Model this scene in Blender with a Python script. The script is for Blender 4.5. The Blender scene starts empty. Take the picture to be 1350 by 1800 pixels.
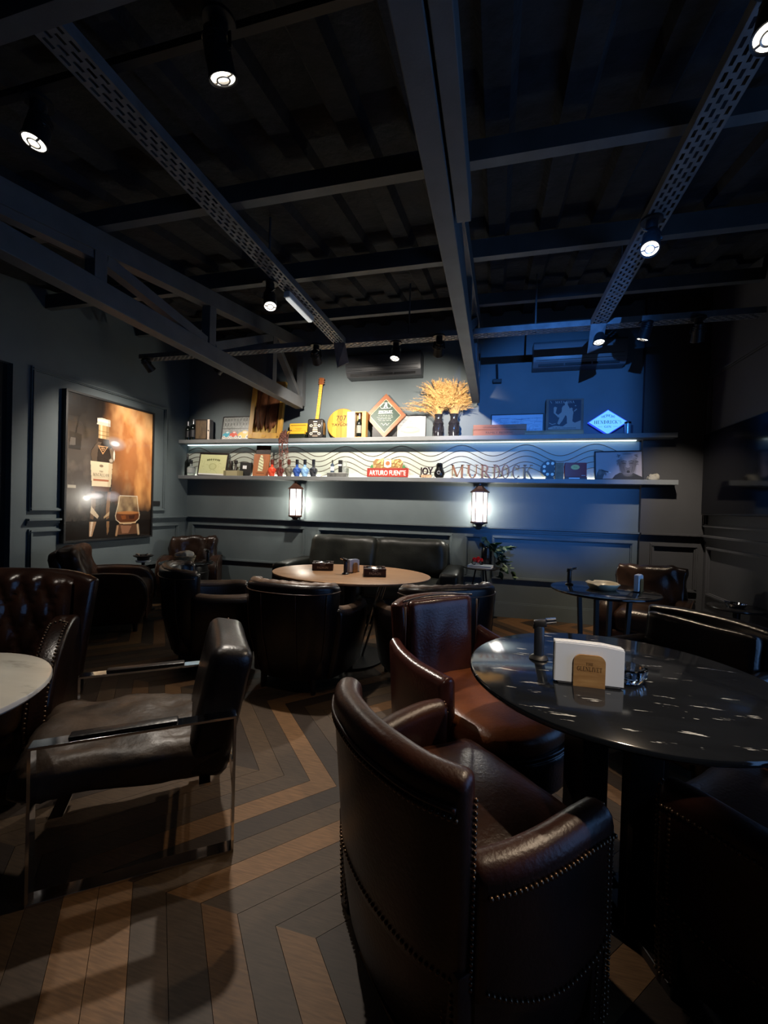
import bpy, bmesh, math, random
import numpy as np
from mathutils import Vector, Matrix, noise

PI = math.pi
S = bpy.context.scene
COL = S.collection

# ------------------------------------------------------------------ camera
CAM_H = 1.25
cam_data = bpy.data.cameras.new('camera')
cam_data.sensor_fit = 'HORIZONTAL'
cam_data.sensor_width = 36.0
cam_data.lens = 748.0 / 1350.0 * 36.0
cam_data.clip_start = 0.02
cam = bpy.data.objects.new('camera', cam_data)
COL.objects.link(cam)
right = Vector((0.96724564, 0.25226123, 0.02828685))
up = Vector((-0.03023617, 0.00385353, 0.99953535))
back = Vector((0.25203501, -0.9676515, 0.01135472))
cam.matrix_world = Matrix((
    (right.x, up.x, back.x, 0.0),
    (right.y, up.y, back.y, 0.0),
    (right.z, up.z, back.z, CAM_H),
    (0, 0, 0, 1)))
S.camera = cam

# ------------------------------------------------------------------ world, exposure
w = bpy.data.worlds.new('night')
S.world = w
w.use_nodes = True
w.node_tree.nodes['Background'].inputs[0].default_value = (0.02, 0.035, 0.07, 1)
w.node_tree.nodes['Background'].inputs[1].default_value = 0.2
S.view_settings.view_transform = 'Standard'
S.view_settings.look = 'None'
S.view_settings.gamma = 1.0
S.view_settings.exposure = 0.15
S.view_settings.use_curve_mapping = False
S.cycles.max_bounces = 8
S.cycles.sample_clamp_indirect = 4.0
S.cycles.caustics_reflective = False
S.cycles.caustics_refractive = False

WARM = (1.0, 0.78, 0.55)
NEUTRAL = (1.0, 0.90, 0.78)
COOL = (0.07, 0.30, 1.0)

# light list: used by the lamp builders below (power in watts)
POW = dict(wall=212, wall_right=42, deep=200, floor=11, floor_left=50, table=95, picture=200, napkin=115, blue=680, left_bay=70,
           sconce=1.7, bulb=36.0, led=15.0, window=1.7, sign=1.0)

# ------------------------------------------------------------------ helpers
def lin(c):
    if isinstance(c, str):
        c = c.lstrip('#')
        c = [int(c[i:i + 2], 16) / 255 for i in (0, 2, 4)]
    return tuple(((x / 12.92) if x <= 0.04045 else ((x + 0.055) / 1.055) ** 2.4) for x in c)

MATS = {}

def mat(name, color, rough=0.5, metal=0.0, var=0.0, vscale=8.0, bump=0.0, bscale=60.0, spec=0.5,
        emit=None, estr=0.0, coat=0.0, stretch=None, color2=None, trans=0.0, ior=1.45, alpha=1.0):
    if name in MATS:
        return MATS[name]
    m = bpy.data.materials.new(name)
    m.use_nodes = True
    nt = m.node_tree
    b = nt.nodes['Principled BSDF']
    c = lin(color) if isinstance(color, str) else color
    b.inputs['Base Color'].default_value = (*c, 1)
    b.inputs['Roughness'].default_value = rough
    b.inputs['Metallic'].default_value = metal
    b.inputs['Specular IOR Level'].default_value = spec
    b.inputs['Coat Weight'].default_value = coat
    b.inputs['Transmission Weight'].default_value = trans
    b.inputs['IOR'].default_value = ior
    b.inputs['Alpha'].default_value = alpha
    if emit:
        e = lin(emit) if isinstance(emit, str) else emit
        b.inputs['Emission Color'].default_value = (*e, 1)
        b.inputs['Emission Strength'].default_value = estr
    if var > 0 or bump > 0:
        tc = nt.nodes.new('ShaderNodeTexCoord')
        mp = nt.nodes.new('ShaderNodeMapping')
        nt.links.new(tc.outputs['Object'], mp.inputs[0])
        if stretch:
            mp.inputs['Scale'].default_value = stretch
    if var > 0:
        n = nt.nodes.new('ShaderNodeTexNoise')
        n.inputs['Scale'].default_value = vscale
        n.inputs['Detail'].default_value = 6
        nt.links.new(mp.outputs[0], n.inputs['Vector'])
        r = nt.nodes.new('ShaderNodeValToRGB')
        c2 = (lin(color2) if isinstance(color2, str) else color2) if color2 else tuple(min(1, x * (1 + 2.0 * var)) for x in c)
        c1 = c if color2 else tuple(x * max(0.1, (1 - var)) for x in c)
        r.color_ramp.elements[0].position = 0.32
        r.color_ramp.elements[1].position = 0.68
        r.color_ramp.elements[0].color = (*c1, 1)
        r.color_ramp.elements[1].color = (*c2, 1)
        nt.links.new(n.outputs['Fac'], r.inputs[0])
        nt.links.new(r.outputs[0], b.inputs['Base Color'])
    if bump > 0:
        n2 = nt.nodes.new('ShaderNodeTexNoise')
        n2.inputs['Scale'].default_value = bscale
        n2.inputs['Detail'].default_value = 4
        nt.links.new(mp.outputs[0], n2.inputs['Vector'])
        bp = nt.nodes.new('ShaderNodeBump')
        bp.inputs['Strength'].default_value = bump
        bp.inputs['Distance'].default_value = 0.01
        nt.links.new(n2.outputs['Fac'], bp.inputs['Height'])
        nt.links.new(bp.outputs[0], b.inputs['Normal'])
    MATS[name] = m
    return m

def leather(name, c1, c2, rough=0.33, bump=0.12):
    return mat(name, c1, rough=rough, var=0.5, vscale=6, color2=c2, bump=bump, bscale=90, spec=0.5)

def attr_mat(name, rough=0.5, coat=0.0, emit=0.0):
    if name in MATS:
        return MATS[name]
    m = bpy.data.materials.new(name)
    m.use_nodes = True
    nt = m.node_tree
    b = nt.nodes['Principled BSDF']
    a = nt.nodes.new('ShaderNodeAttribute')
    a.attribute_name = 'ink'
    nt.links.new(a.outputs['Color'], b.inputs['Base Color'])
    b.inputs['Roughness'].default_value = rough
    b.inputs['Coat Weight'].default_value = coat
    b.inputs['Coat Roughness'].default_value = 0.05
    if emit:
        nt.links.new(a.outputs['Color'], b.inputs['Emission Color'])
        b.inputs['Emission Strength'].default_value = emit
    MATS[name] = m
    return m

def obj(name, bm, m=None, parent=None, smooth=False, kind=None, label=None):
    me = bpy.data.meshes.new(name)
    if smooth is True:
        for f in bm.faces:
            f.smooth = True
    bm.to_mesh(me)
    bm.free()
    o = bpy.data.objects.new(name, me)
    COL.objects.link(o)
    if m:
        for mm in (m if isinstance(m, (list, tuple)) else [m]):
            me.materials.append(mm)
    if parent:
        o.parent = parent
    if kind:
        o['kind'] = kind
    if label:
        o['label'] = label
    if smooth == 'auto':
        for p in me.polygons:
            p.use_smooth = True
        me.set_sharp_from_angle(angle=math.radians(38))
    return o

def tag(o, label, cat, group=None, kind=None):
    o['label'] = label
    o['category'] = cat
    if group:
        o['group'] = group
    if kind:
        o['kind'] = kind
    return o

def thing(name, label, cat, loc=(0, 0, 0), rz=0.0, group=None, rot=None):
    o = bpy.data.objects.new(name, None)
    o.empty_display_size = 0.05
    COL.objects.link(o)
    o.location = loc
    o.rotation_euler = rot if rot else (0, 0, rz)
    return tag(o, label, cat, group)

def copy_tree(o, parent=None):
    c = o.copy()
    COL.objects.link(c)
    if parent:
        c.parent = parent
    for ch in list(o.children):
        copy_tree(ch, c)
    return c

def struct(name, bm, m, parent=None, smooth=False):
    o = obj(name, bm, m, parent, smooth)
    if not parent:
        o['kind'] = 'structure'
    return o

def B():
    return bmesh.new()

def box(bm, c, s, rot=None, bev=0.0, seg=2):
    """box centred at c with full sizes s"""
    r = bmesh.ops.create_cube(bm, size=1.0)
    vs = r['verts']
    for v in vs:
        v.co = Vector((v.co.x * s[0], v.co.y * s[1], v.co.z * s[2]))
    if bev > 0:
        es = set(e for v in vs for e in v.link_edges)
        rr = bmesh.ops.bevel(bm, geom=list(es), offset=bev, segments=seg, affect='EDGES', profile=0.5)
        vs = list(set(rr['verts']) | set(v for v in vs if v.is_valid))
    M = Matrix.Translation(c)
    if rot is not None:
        M = M @ (rot.to_4x4() if hasattr(rot, 'to_4x4') else rot)
    bmesh.ops.transform(bm, matrix=M, verts=[v for v in vs if v.is_valid])
    return vs

def bx(bm, x0, x1, y0, y1, z0, z1, bev=0.0, seg=2):
    return box(bm, ((x0 + x1) / 2, (y0 + y1) / 2, (z0 + z1) / 2), (abs(x1 - x0), abs(y1 - y0), abs(z1 - z0)), bev=bev, seg=seg)

def bar(bm, p0, p1, w_, h_, bev=0.0):
    """rectangular bar from p0 to p1; w_ horizontal-ish width, h_ the other"""
    p0 = Vector(p0); p1 = Vector(p1)
    d = p1 - p0
    L = d.length
    d.normalize()
    ref = Vector((0, 0, 1)) if abs(d.z) < 0.95 else Vector((0, 1, 0))
    sx = d.cross(ref).normalized()
    sz = sx.cross(d).normalized()
    R = Matrix((sx, d, sz)).transposed()
    return box(bm, (p0 + p1) / 2, (w_, L, h_), rot=R, bev=bev)

def cyl(bm, p0, p1, r0, r1=None, seg=16, cap=True):
    p0 = Vector(p0); p1 = Vector(p1)
    if r1 is None:
        r1 = r0
    d = (p1 - p0)
    L = d.length
    r = bmesh.ops.create_cone(bm, cap_ends=cap, cap_tris=False, segments=seg, radius1=r0, radius2=r1, depth=L)
    q = d.to_track_quat('Z', 'Y')
    bmesh.ops.transform(bm, matrix=Matrix.Translation((p0 + p1) / 2) @ q.to_matrix().to_4x4(), verts=r['verts'])
    return r['verts']

def tube(bm, pts, r, seg=8, cap=True, closed=False):
    pts = [Vector(p) for p in pts]
    n = len(pts)
    rs = r if isinstance(r, (list, tuple)) else [r] * n
    rings = []
    prev = None
    for i, p in enumerate(pts):
        if closed:
            t = pts[(i + 1) % n] - pts[i - 1]
        else:
            t = pts[min(i + 1, n - 1)] - pts[max(i - 1, 0)]
        t.normalize()
        if prev is None:
            ref = Vector((0, 0, 1)) if abs(t.z) < 0.9 else Vector((1, 0, 0))
            a = t.cross(ref).normalized()
        else:
            a = (prev - t * prev.dot(t)).normalized()
        prev = a
        b2 = t.cross(a)
        rings.append([bm.verts.new(p + (a * math.cos(2 * PI * k / seg) + b2 * math.sin(2 * PI * k / seg)) * rs[i]) for k in range(seg)])
    m = n if closed else n - 1
    for i in range(m):
        A = rings[i]; Bq = rings[(i + 1) % n]
        for k in range(seg):
            bm.faces.new((A[k], A[(k + 1) % seg], Bq[(k + 1) % seg], Bq[k]))
    if cap and not closed:
        bm.faces.new(list(reversed(rings[0])))
        bm.faces.new(rings[-1])

def lathe(bm, prof, seg=32, c=(0, 0, 0), sx=1.0, sy=1.0):
    """prof: list of (r, z) from bottom to top; closed at r==0"""
    rings = []
    for (r, z) in prof:
        if r < 1e-6:
            rings.append([bm.verts.new((c[0], c[1], c[2] + z))])
        else:
            rings.append([bm.verts.new((c[0] + sx * r * math.cos(2 * PI * k / seg), c[1] + sy * r * math.sin(2 * PI * k / seg), c[2] + z)) for k in range(seg)])
    for A, Bq in zip(rings, rings[1:]):
        for k in range(seg):
            k2 = (k + 1) % seg
            if len(A) == 1 and len(Bq) == 1:
                continue
            if len(A) == 1:
                bm.faces.new((A[0], Bq[k2], Bq[k]))
            elif len(Bq) == 1:
                bm.faces.new((A[k], A[k2], Bq[0]))
            else:
                bm.faces.new((A[k], A[k2], Bq[k2], Bq[k]))

def prism(bm, poly, d0, d1, axis='Y'):
    """extrude a 2D polygon; axis Y: poly in (x,z); axis Z: poly in (x,y); axis X: poly in (y,z)"""
    def P(a, b2, d):
        return {'Y': (a, d, b2), 'Z': (a, b2, d), 'X': (d, a, b2)}[axis]
    A = [bm.verts.new(P(a, b2, d0)) for a, b2 in poly]
    Bq = [bm.verts.new(P(a, b2, d1)) for a, b2 in poly]
    n = len(poly)
    fs = [bm.faces.new(A), bm.faces.new(list(reversed(Bq)))]
    for i in range(n):
        fs.append(bm.faces.new((A[i], Bq[i], Bq[(i + 1) % n], A[(i + 1) % n])))
    bmesh.ops.recalc_face_normals(bm, faces=fs)
    return A + Bq, fs

def bevel_all(bm, off, seg=3, ang=30):
    es = [e for e in bm.edges if len(e.link_faces) == 2 and e.calc_face_angle(0) > math.radians(ang)]
    bmesh.ops.bevel(bm, geom=es, offset=off, segments=seg, affect='EDGES', profile=0.5)

def xform(bm, M):
    bmesh.ops.transform(bm, matrix=M, verts=bm.verts[:])

def cushion(bm, c, s, rad, n=10, crown=(0.02, 0.02), wrinkle=0.0, wscale=6.0, seed=0, rot=None, fn=None):
    """soft rounded box; crown: puff of +z and -z faces"""
    hx, hy, hz = s[0] / 2, s[1] / 2, s[2] / 2
    rad = min(rad, hx, hy, hz)
    grid = {}
    N = n + 1
    def gv(p):
        if p not in grid:
            grid[p] = bm.verts.new([2 * k / N - 1 for k in p])
        return grid[p]
    for ax in range(3):
        for side in (0, N):
            for i in range(N):
                for j in range(N):
                    q = []
                    for (di, dj) in ((0, 0), (1, 0), (1, 1), (0, 1)):
                        p = [0, 0, 0]
                        p[ax] = side; p[(ax + 1) % 3] = i + di; p[(ax + 2) % 3] = j + dj
                        q.append(gv(tuple(p)))
                    bm.faces.new(q if side else list(reversed(q)))
    vs = list(grid.values())
    M = Matrix.Translation(c)
    if rot is not None:
        M = M @ rot.to_4x4()
    for v in vs:
        u = v.co.copy()
        # denser sampling near edges
        t = Vector([math.copysign(abs(k) ** 0.75, k) for k in u])
        p = Vector((t.x * hx, t.y * hy, t.z * hz))
        q = Vector((max(-hx + rad, min(hx - rad, p.x)), max(-hy + rad, min(hy - rad, p.y)), max(-hz + rad, min(hz - rad, p.z))))
        dlt = p - q
        if dlt.length > 1e-9:
            dlt = dlt.normalized() * rad
        p2 = q + dlt
        bl = max(0, (1 - t.x * t.x)) * max(0, (1 - t.y * t.y))
        if t.z > 0:
            p2.z += crown[0] * bl * t.z
        else:
            p2.z += crown[1] * bl * t.z
        if wrinkle > 0:
            nn = noise.noise(Vector((p2.x * wscale + seed, p2.y * wscale, p2.z * wscale)))
            n2 = noise.noise(Vector((p2.x * wscale * 2.3 + seed, p2.y * wscale * 0.7 + p2.z * wscale, 3.1)))
            p2 += dlt.normalized() * wrinkle * (nn + 0.6 * (1 - abs(n2)) ** 3 - 0.3) if dlt.length > 0 else Vector((0, 0, wrinkle * nn))
        if fn:
            p2 = fn(p2)
        v.co = M @ p2
    return vs

def smooth_path(pts, per=6):
    """Catmull-Rom through points of any dimension"""
    out = []
    n = len(pts)
    for i in range(n - 1):
        p0 = pts[max(i - 1, 0)]; p1 = pts[i]; p2 = pts[i + 1]; p3 = pts[min(i + 2, n - 1)]
        for k in range(per):
            t = k / per
            out.append(tuple(0.5 * ((2 * b2) + (-a + c) * t + (2 * a - 5 * b2 + 4 * c - d) * t * t + (-a + 3 * b2 - 3 * c + d) * t ** 3)
                             for a, b2, c, d in zip(p0, p1, p2, p3)))
    out.append(tuple(pts[-1]))
    return out

def wall_sweep(bm, path, roundtop=1.0, endround=0.4, ntop=7):
    """upholstered panel swept along path of (x, y, zbottom, ztop, thickness, lean). Left of the travel direction is 'outer'."""
    n = len(path)
    secs = []
    for i, p in enumerate(path):
        a = path[max(i - 1, 0)]; c = path[min(i + 1, n - 1)]
        t = Vector((c[0] - a[0], c[1] - a[1])).normalized()
        secs.append((p, t))
    full = []
    if endround > 0:
        p, t = secs[0]
        for ang in (85, 60, 30):
            e = p[4] * endround * math.sin(math.radians(ang))
            q = (p[0] - t.x * e, p[1] - t.y * e, p[2], p[3] - p[4] * 0.25 * (1 - math.cos(math.radians(ang))), p[4] * max(0.12, math.cos(math.radians(ang))), p[5])
            full.append((q, t))
    full += secs
    if endround > 0:
        p, t = secs[-1]
        for ang in (30, 60, 85):
            e = p[4] * endround * math.sin(math.radians(ang))
            q = (p[0] + t.x * e, p[1] + t.y * e, p[2], p[3] - p[4] * 0.25 * (1 - math.cos(math.radians(ang))), p[4] * max(0.12, math.cos(math.radians(ang))), p[5])
            full.append((q, t))
    rings = []
    for (x, y, zb, zt, th, lean), t in full:
        nrm = Vector((-t.y, t.x))
        h = th / 2
        rt = h * roundtop
        prof = [(h * 0.96, zb), (h, zb + 0.012)]
        for k in range(1, 4):
            prof.append((h, zb + (zt - rt - zb) * k / 4 + 0.012 * (1 - k / 4)))
        for k in range(ntop + 1):
            a = PI * k / ntop
            prof.append((h * math.cos(a), zt - rt + rt * math.sin(a)))
        for k in range(3, 0, -1):
            prof.append((-h, zb + (zt - rt - zb) * k / 4 + 0.012 * (1 - k / 4)))
        prof += [(-h, zb + 0.012), (-h * 0.96, zb)]
        ring = []
        for o, z in prof:
            f = lean * (z - zb) / max(0.05, zt - zb)
            ring.append(bm.verts.new((x + nrm.x * (o + f), y + nrm.y * (o + f), z)))
        rings.append(ring)
    m = len(rings[0])
    fs = []
    for A, Bq in zip(rings, rings[1:]):
        for k in range(m):
            fs.append(bm.faces.new((A[k], A[(k + 1) % m], Bq[(k + 1) % m], Bq[k])))
    fs.append(bm.faces.new(rings[0]))
    fs.append(bm.faces.new(list(reversed(rings[-1]))))
    bmesh.ops.recalc_face_normals(bm, faces=fs)

def nails(bm, pts, spacing=0.016, r=0.0055, out=None):
    """hemispherical nail heads along a polyline"""
    pts = [Vector(p) for p in pts]
    L = [0]
    for a, b2 in zip(pts, pts[1:]):
        L.append(L[-1] + (b2 - a).length)
    n = max(2, int(L[-1] / spacing))
    for i in range(n + 1):
        s = L[-1] * i / n
        k = 0
        while k < len(L) - 2 and L[k + 1] < s:
            k += 1
        f = (s - L[k]) / max(1e-6, L[k + 1] - L[k])
        p = pts[k].lerp(pts[k + 1], f)
        top = bm.verts.new((p.x, p.y, p.z + r)); bot = bm.verts.new((p.x, p.y, p.z - r))
        rings = [[bm.verts.new((p.x + r * math.cos(a) * math.cos(PI * k / 3), p.y + r * math.cos(a) * math.sin(PI * k / 3), p.z + r * math.sin(a))) for k in range(6)] for a in (-.7, 0, .7)]
        for k in range(6):
            k2 = (k + 1) % 6
            bm.faces.new((bot, rings[0][k2], rings[0][k])); bm.faces.new((top, rings[2][k], rings[2][k2]))
            for A, C in ((rings[0], rings[1]), (rings[1], rings[2])):
                bm.faces.new((A[k], A[k2], C[k2], C[k]))

# ------------------------------------------------------------------ text
SANS = {}
def text_bm(s, h, depth=0.002, width=None, bold=0.0):
    """built-in font text as a bmesh in the XZ plane, facing -Y, centred in x, baseline z=0, cap height ~h"""
    c = bpy.data.curves.new('txt', 'FONT')
    c.body = s
    c.size = 1.0
    c.extrude = 0.0
    c.offset = bold
    c.resolution_u = 3
    o = bpy.data.objects.new('txt', c)
    COL.objects.link(o)
    dg = bpy.context.evaluated_depsgraph_get()
    dg.update()
    me = bpy.data.meshes.new_from_object(o.evaluated_get(dg))
    bm = bmesh.new()
    bm.from_mesh(me)
    bpy.data.objects.remove(o)
    bpy.data.curves.remove(c)
    bpy.data.meshes.remove(me)
    xs = [v.co.x for v in bm.verts]
    x0, x1 = min(xs), max(xs)
    k = h / 0.72
    kx = k if width is None else width / (x1 - x0)
    for v in bm.verts:
        v.co = Vector(((v.co.x - (x0 + x1) / 2) * kx, 0, v.co.y * k))
    if depth > 0:
        r = bmesh.ops.extrude_face_region(bm, geom=bm.faces[:])
        bmesh.ops.translate(bm, vec=(0, -depth, 0), verts=[g for g in r['geom'] if isinstance(g, bmesh.types.BMVert)])
    return bm

# small serif stroke font: l = line (x0,y0,x1,y1,w), s = serif (x,y,halfwidth), a = arc (cx,cy,rx,ry,a0,a1,thick,thin)
K_, N_ = 0.15, 0.055
SERIF = {
    'M': (0.98, [('l', .14, 0, .14, 1, N_), ('l', .14, 1, .49, .08, K_), ('l', .49, .08, .84, 1, N_), ('l', .84, 0, .84, 1, K_), ('s', .14, 0, .13), ('s', .84, 0, .15), ('s', .1, 1, .09), ('s', .88, 1, .1)]),
    'U': (0.88, [('l', .18, .32, .18, 1, K_), ('l', .72, .32, .72, 1, N_), ('a', .45, .34, .27, .34, 180, 360, K_, N_), ('s', .18, 1, .15), ('s', .72, 1, .13)]),
    'R': (0.82, [('l', .2, 0, .2, 1, K_), ('a', .36, .74, .27, .26, -90, 90, K_, N_), ('l', .2, .98, .38, .98, N_), ('l', .2, .49, .38, .49, N_), ('l', .4, .49, .74, 0, K_), ('s', .2, 0, .15), ('s', .16, 1, .12), ('s', .78, 0, .08)]),
    'D': (0.84, [('l', .2, 0, .2, 1, K_), ('a', .3, .5, .44, .5, -90, 90, K_, N_), ('l', .2, .98, .34, .98, N_), ('l', .2, .02, .34, .02, N_), ('s', .16, 0, .12), ('s', .16, 1, .12)]),
    'O': (0.9, [('a', .45, .5, .36, .51, 0, 360, K_, N_)]),
    'C': (0.8, [('a', .45, .5, .36, .51, 42, 318, K_, N_), ('l', .72, .72, .72, .98, N_), ('l', .72, .05, .72, .25, N_)]),
    'K': (0.86, [('l', .2, 0, .2, 1, K_), ('l', .24, .42, .68, 1, N_), ('l', .38, .56, .74, 0, K_), ('s', .2, 0, .15), ('s', .2, 1, .15), ('s', .68, 1, .12), ('s', .76, 0, .11)]),
    'H': (0.92, [('l', .2, 0, .2, 1, K_), ('l', .72, 0, .72, 1, K_), ('l', .2, .52, .72, .52, N_), ('s', .2, 0, .15), ('s', .2, 1, .15), ('s', .72, 0, .15), ('s', .72, 1, .15)]),
    'E': (0.74, [('l', .2, 0, .2, 1, K_), ('l', .2, .98, .64, .98, N_), ('l', .2, .52, .55, .52, N_), ('l', .2, .02, .66, .02, N_), ('l', .63, .8, .63, 1, N_), ('l', .65, 0, .65, .22, N_), ('s', .16, 0, .12), ('s', .16, 1, .12)]),
    'N': (0.92, [('l', .18, 0, .18, 1, N_), ('l', .18, 1, .74, .02, K_), ('l', .74, 0, .74, 1, N_), ('s', .18, 0, .13), ('s', .12, 1, .1), ('s', .74, 1, .13)]),
    'I': (0.42, [('l', .21, 0, .21, 1, K_), ('s', .21, 0, .15), ('s', .21, 1, .15)]),
    'S': (0.66, [('a', .33, .74, .23, .26, 40, 270, N_ * 1.6, N_), ('a', .33, .26, .25, .26, -140, 90, N_ * 1.8, N_)]),
    'G': (0.88, [('a', .45, .5, .36, .51, 42, 318, K_, N_), ('l', .72, .08, .72, .44, K_), ('s', .72, .44, .13), ('l', .72, .72, .72, .98, N_)]),
    'A': (0.84, [('l', .12, 0, .42, 1, N_), ('l', .42, 1, .73, 0, K_), ('l', .22, .34, .62, .34, N_), ('s', .12, 0, .11), ('s', .73, 0, .13)]),
    'T': (0.76, [('l', .38, 0, .38, 1, K_), ('l', .06, .98, .7, .98, N_), ('l', .08, .78, .08, 1, N_), ('l', .68, .78, .68, 1, N_), ('s', .38, 0, .15)]),
    'F': (0.7, [('l', .2, 0, .2, 1, K_), ('l', .2, .98, .62, .98, N_), ('l', .2, .52, .52, .52, N_), ('l', .61, .78, .61, 1, N_), ('s', .2, 0, .15), ('s', .16, 1, .12)]),
    'L': (0.72, [('l', .2, 0, .2, 1, K_), ('l', .2, .02, .64, .02, N_), ('l', .63, 0, .63, .24, N_), ('s', .16, 0, .12), ('s', .2, 1, .15)]),
    'V': (0.82, [('l', .1, 1, .41, 0, K_), ('l', .41, 0, .72, 1, N_), ('s', .1, 1, .13), ('s', .72, 1, .11)]),
    "'": (0.25, [('l', .12, .72, .12, 1, .09)]),
    ' ': (0.4, []),
}

def serif_glyph(bm, ch, x, z, h, kx, depth, y=0.0):
    adv, ops = SERIF[ch]
    def quad(pts):
        prism(bm, [(x + px * h * kx, z + pz * h) for px, pz in pts], y - depth, y, 'Y')
    for op in ops:
        if op[0] == 'l':
            _, x0, y0, x1, y1, wd = op
            dx, dy = x1 - x0, y1 - y0
            if abs(dy) < 1e-6:
                quad([(x0, y0 - wd / 2), (x1, y0 - wd / 2), (x1, y0 + wd / 2), (x0, y0 + wd / 2)])
            else:
                wd2 = wd / 2
                quad([(x0 - wd2, y0), (x0 + wd2, y0), (x1 + wd2, y1), (x1 - wd2, y1)])
        elif op[0] == 's':
            _, sx, sy, hw = op
            b0 = 0 if sy < 0.01 else (sy - .05 if sy > .9 else sy - .025)
            quad([(sx - hw, b0), (sx + hw, b0), (sx + hw, b0 + .05), (sx - hw, b0 + .05)])
        else:
            _, cx, cy, rx, ry, a0, a1, tk, tn = op
            n = max(6, int(abs(a1 - a0) / 18))
            for i in range(n):
                A = [math.radians(a0 + (a1 - a0) * (i + j) / n) for j in (0, 1)]
                pts = []
                for a in A:
                    wd = tn + (tk - tn) * abs(math.cos(a))
                    pts.append(((cx + rx * math.cos(a), cy + ry * math.sin(a)), (cx + (rx - wd) * math.cos(a), cy + (ry - wd * 0.9) * math.sin(a))))
                quad([pts[0][0], pts[1][0], pts[1][1], pts[0][1]])
    return adv * h * kx

def serif_bm(s, h, depth=0.002, width=None, spacing=0.06):
    nat = sum(SERIF[c][0] + spacing for c in s) * h
    kx = 1.0 if width is None else width / nat
    bm = bmesh.new()
    x = -nat * kx / 2
    for c in s:
        x += serif_glyph(bm, c, x, 0, h, kx, depth) + spacing * h * kx
    return bm

def place(bm, loc, rot=None):
    M = Matrix.Translation(loc)
    if rot is not None:
        M = M @ rot.to_4x4()
    xform(bm, M)
    return bm

# ------------------------------------------------------------------ painted prints (coloured mesh grids)
class Pic:
    def __init__(s, w_, h_, px, base):
        s.W, s.H = w_, h_
        s.nx = max(4, int(px)); s.ny = max(4, int(px * h_ / w_))
        xs = (np.arange(s.nx) + .5) / s.nx
        ys = (np.arange(s.ny) + .5) / s.ny
        s.x, s.y = np.meshgrid(xs, ys)          # 0..1, y up
        s.c = np.zeros((s.ny, s.nx, 3)) + np.array(lin(base))
    def put(s, m_, col, a=1.0):
        m_ = np.clip(m_ * a, 0, 1)[..., None]
        s.c = s.c * (1 - m_) + np.array(lin(col)) * m_
    def soft(s, d, e):
        return np.clip(0.5 - d / max(e, 1e-6), 0, 1)
    def ell(s, cx, cy, rx, ry, col, a=1.0, soft=0.0, rot=0.0):
        dx, dy = s.x - cx, (s.y - cy)
        if rot:
            c_, s_ = math.cos(rot), math.sin(rot)
            dx, dy = dx * c_ + dy * s_, -dx * s_ + dy * c_
        d = np.sqrt((dx / rx) ** 2 + (dy / ry) ** 2) - 1
        s.put(s.soft(d, max(soft, 1.5 / (s.nx * rx))), col, a)
    def rect(s, x0, y0, x1, y1, col, a=1.0):
        s.put(((s.x >= x0) & (s.x <= x1) & (s.y >= y0) & (s.y <= y1)).astype(float), col, a)
    def poly(s, pts, col, a=1.0):
        inside = np.zeros_like(s.x, bool)
        n = len(pts)
        for i in range(n):
            x0, y0 = pts[i]; x1, y1 = pts[(i + 1) % n]
            if y0 == y1:
                continue
            cond = ((s.y >= min(y0, y1)) & (s.y < max(y0, y1)))
            xi = x0 + (s.y - y0) * (x1 - x0) / (y1 - y0)
            inside ^= cond & (s.x < xi)
        s.put(inside.astype(float), col, a)
    def line(s, pts, wd, col, a=1.0):
        for (x0, y0), (x1, y1) in zip(pts, pts[1:]):
            dx, dy = x1 - x0, y1 - y0
            L2 = dx * dx + dy * dy + 1e-9
            t = np.clip(((s.x - x0) * dx + (s.y - y0) * dy) / L2, 0, 1)
            d = np.hypot((s.x - x0 - t * dx), (s.y - y0 - t * dy) * s.H / s.W)
            s.put(np.clip(1.2 - d / wd, 0, 1), col, a)
    def fbm(s, sc, seed=0, oct=4, st=(1, 1)):
        rng = np.random.RandomState(seed)
        out = np.zeros_like(s.x); amp = 1.0; tot = 0
        for o in range(oct):
            n = int(sc * 2 ** o) + 2
            g = rng.rand(n + 2, n + 2)
            fx = np.clip(s.x * st[0] * sc * 2 ** o, 0, n - 0.001); fy = np.clip(s.y * st[1] * sc * 2 ** o, 0, n - 0.001)
            ix = fx.astype(int); iy = fy.astype(int); fx = fx - ix; fy = fy - iy
            fx = fx * fx * (3 - 2 * fx); fy = fy * fy * (3 - 2 * fy)
            out += amp * ((g[iy, ix] * (1 - fx) + g[iy, ix + 1] * fx) * (1 - fy) + (g[iy + 1, ix] * (1 - fx) + g[iy + 1, ix + 1] * fx) * fy)
            tot += amp; amp *= .5
        return out / tot
    def make(s, name, m_, parent, M):
        """mesh in XZ plane, bottom centre at origin, facing -Y, transformed by M"""
        nx, ny = s.nx, s.ny
        vx = np.linspace(-s.W / 2, s.W / 2, nx + 1); vz = np.linspace(0, s.H, ny + 1)
        X, Z = np.meshgrid(vx, vz)
        V = np.stack([X, np.zeros_like(X), Z], -1).reshape(-1, 3)
        idx = np.arange((nx + 1) * (ny + 1)).reshape(ny + 1, nx + 1)
        F = np.stack([idx[:-1, :-1], idx[:-1, 1:], idx[1:, 1:], idx[1:, :-1]], -1).reshape(-1, 4)
        me = bpy.data.meshes.new(name)
        me.from_pydata([tuple(M @ Vector(v)) for v in V], [], F.tolist())
        at = me.color_attributes.new('ink', 'FLOAT_COLOR', 'CORNER')
        c = np.ones((nx * ny, 4, 4)); c[:, :, :3] = s.c.reshape(-1, 1, 3)
        at.data.foreach_set('color', c.reshape(-1).astype(np.float32))
        me.materials.append(m_)
        o = bpy.data.objects.new(name, me)
        COL.objects.link(o)
        if parent:
            o.parent = parent
        return o

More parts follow.
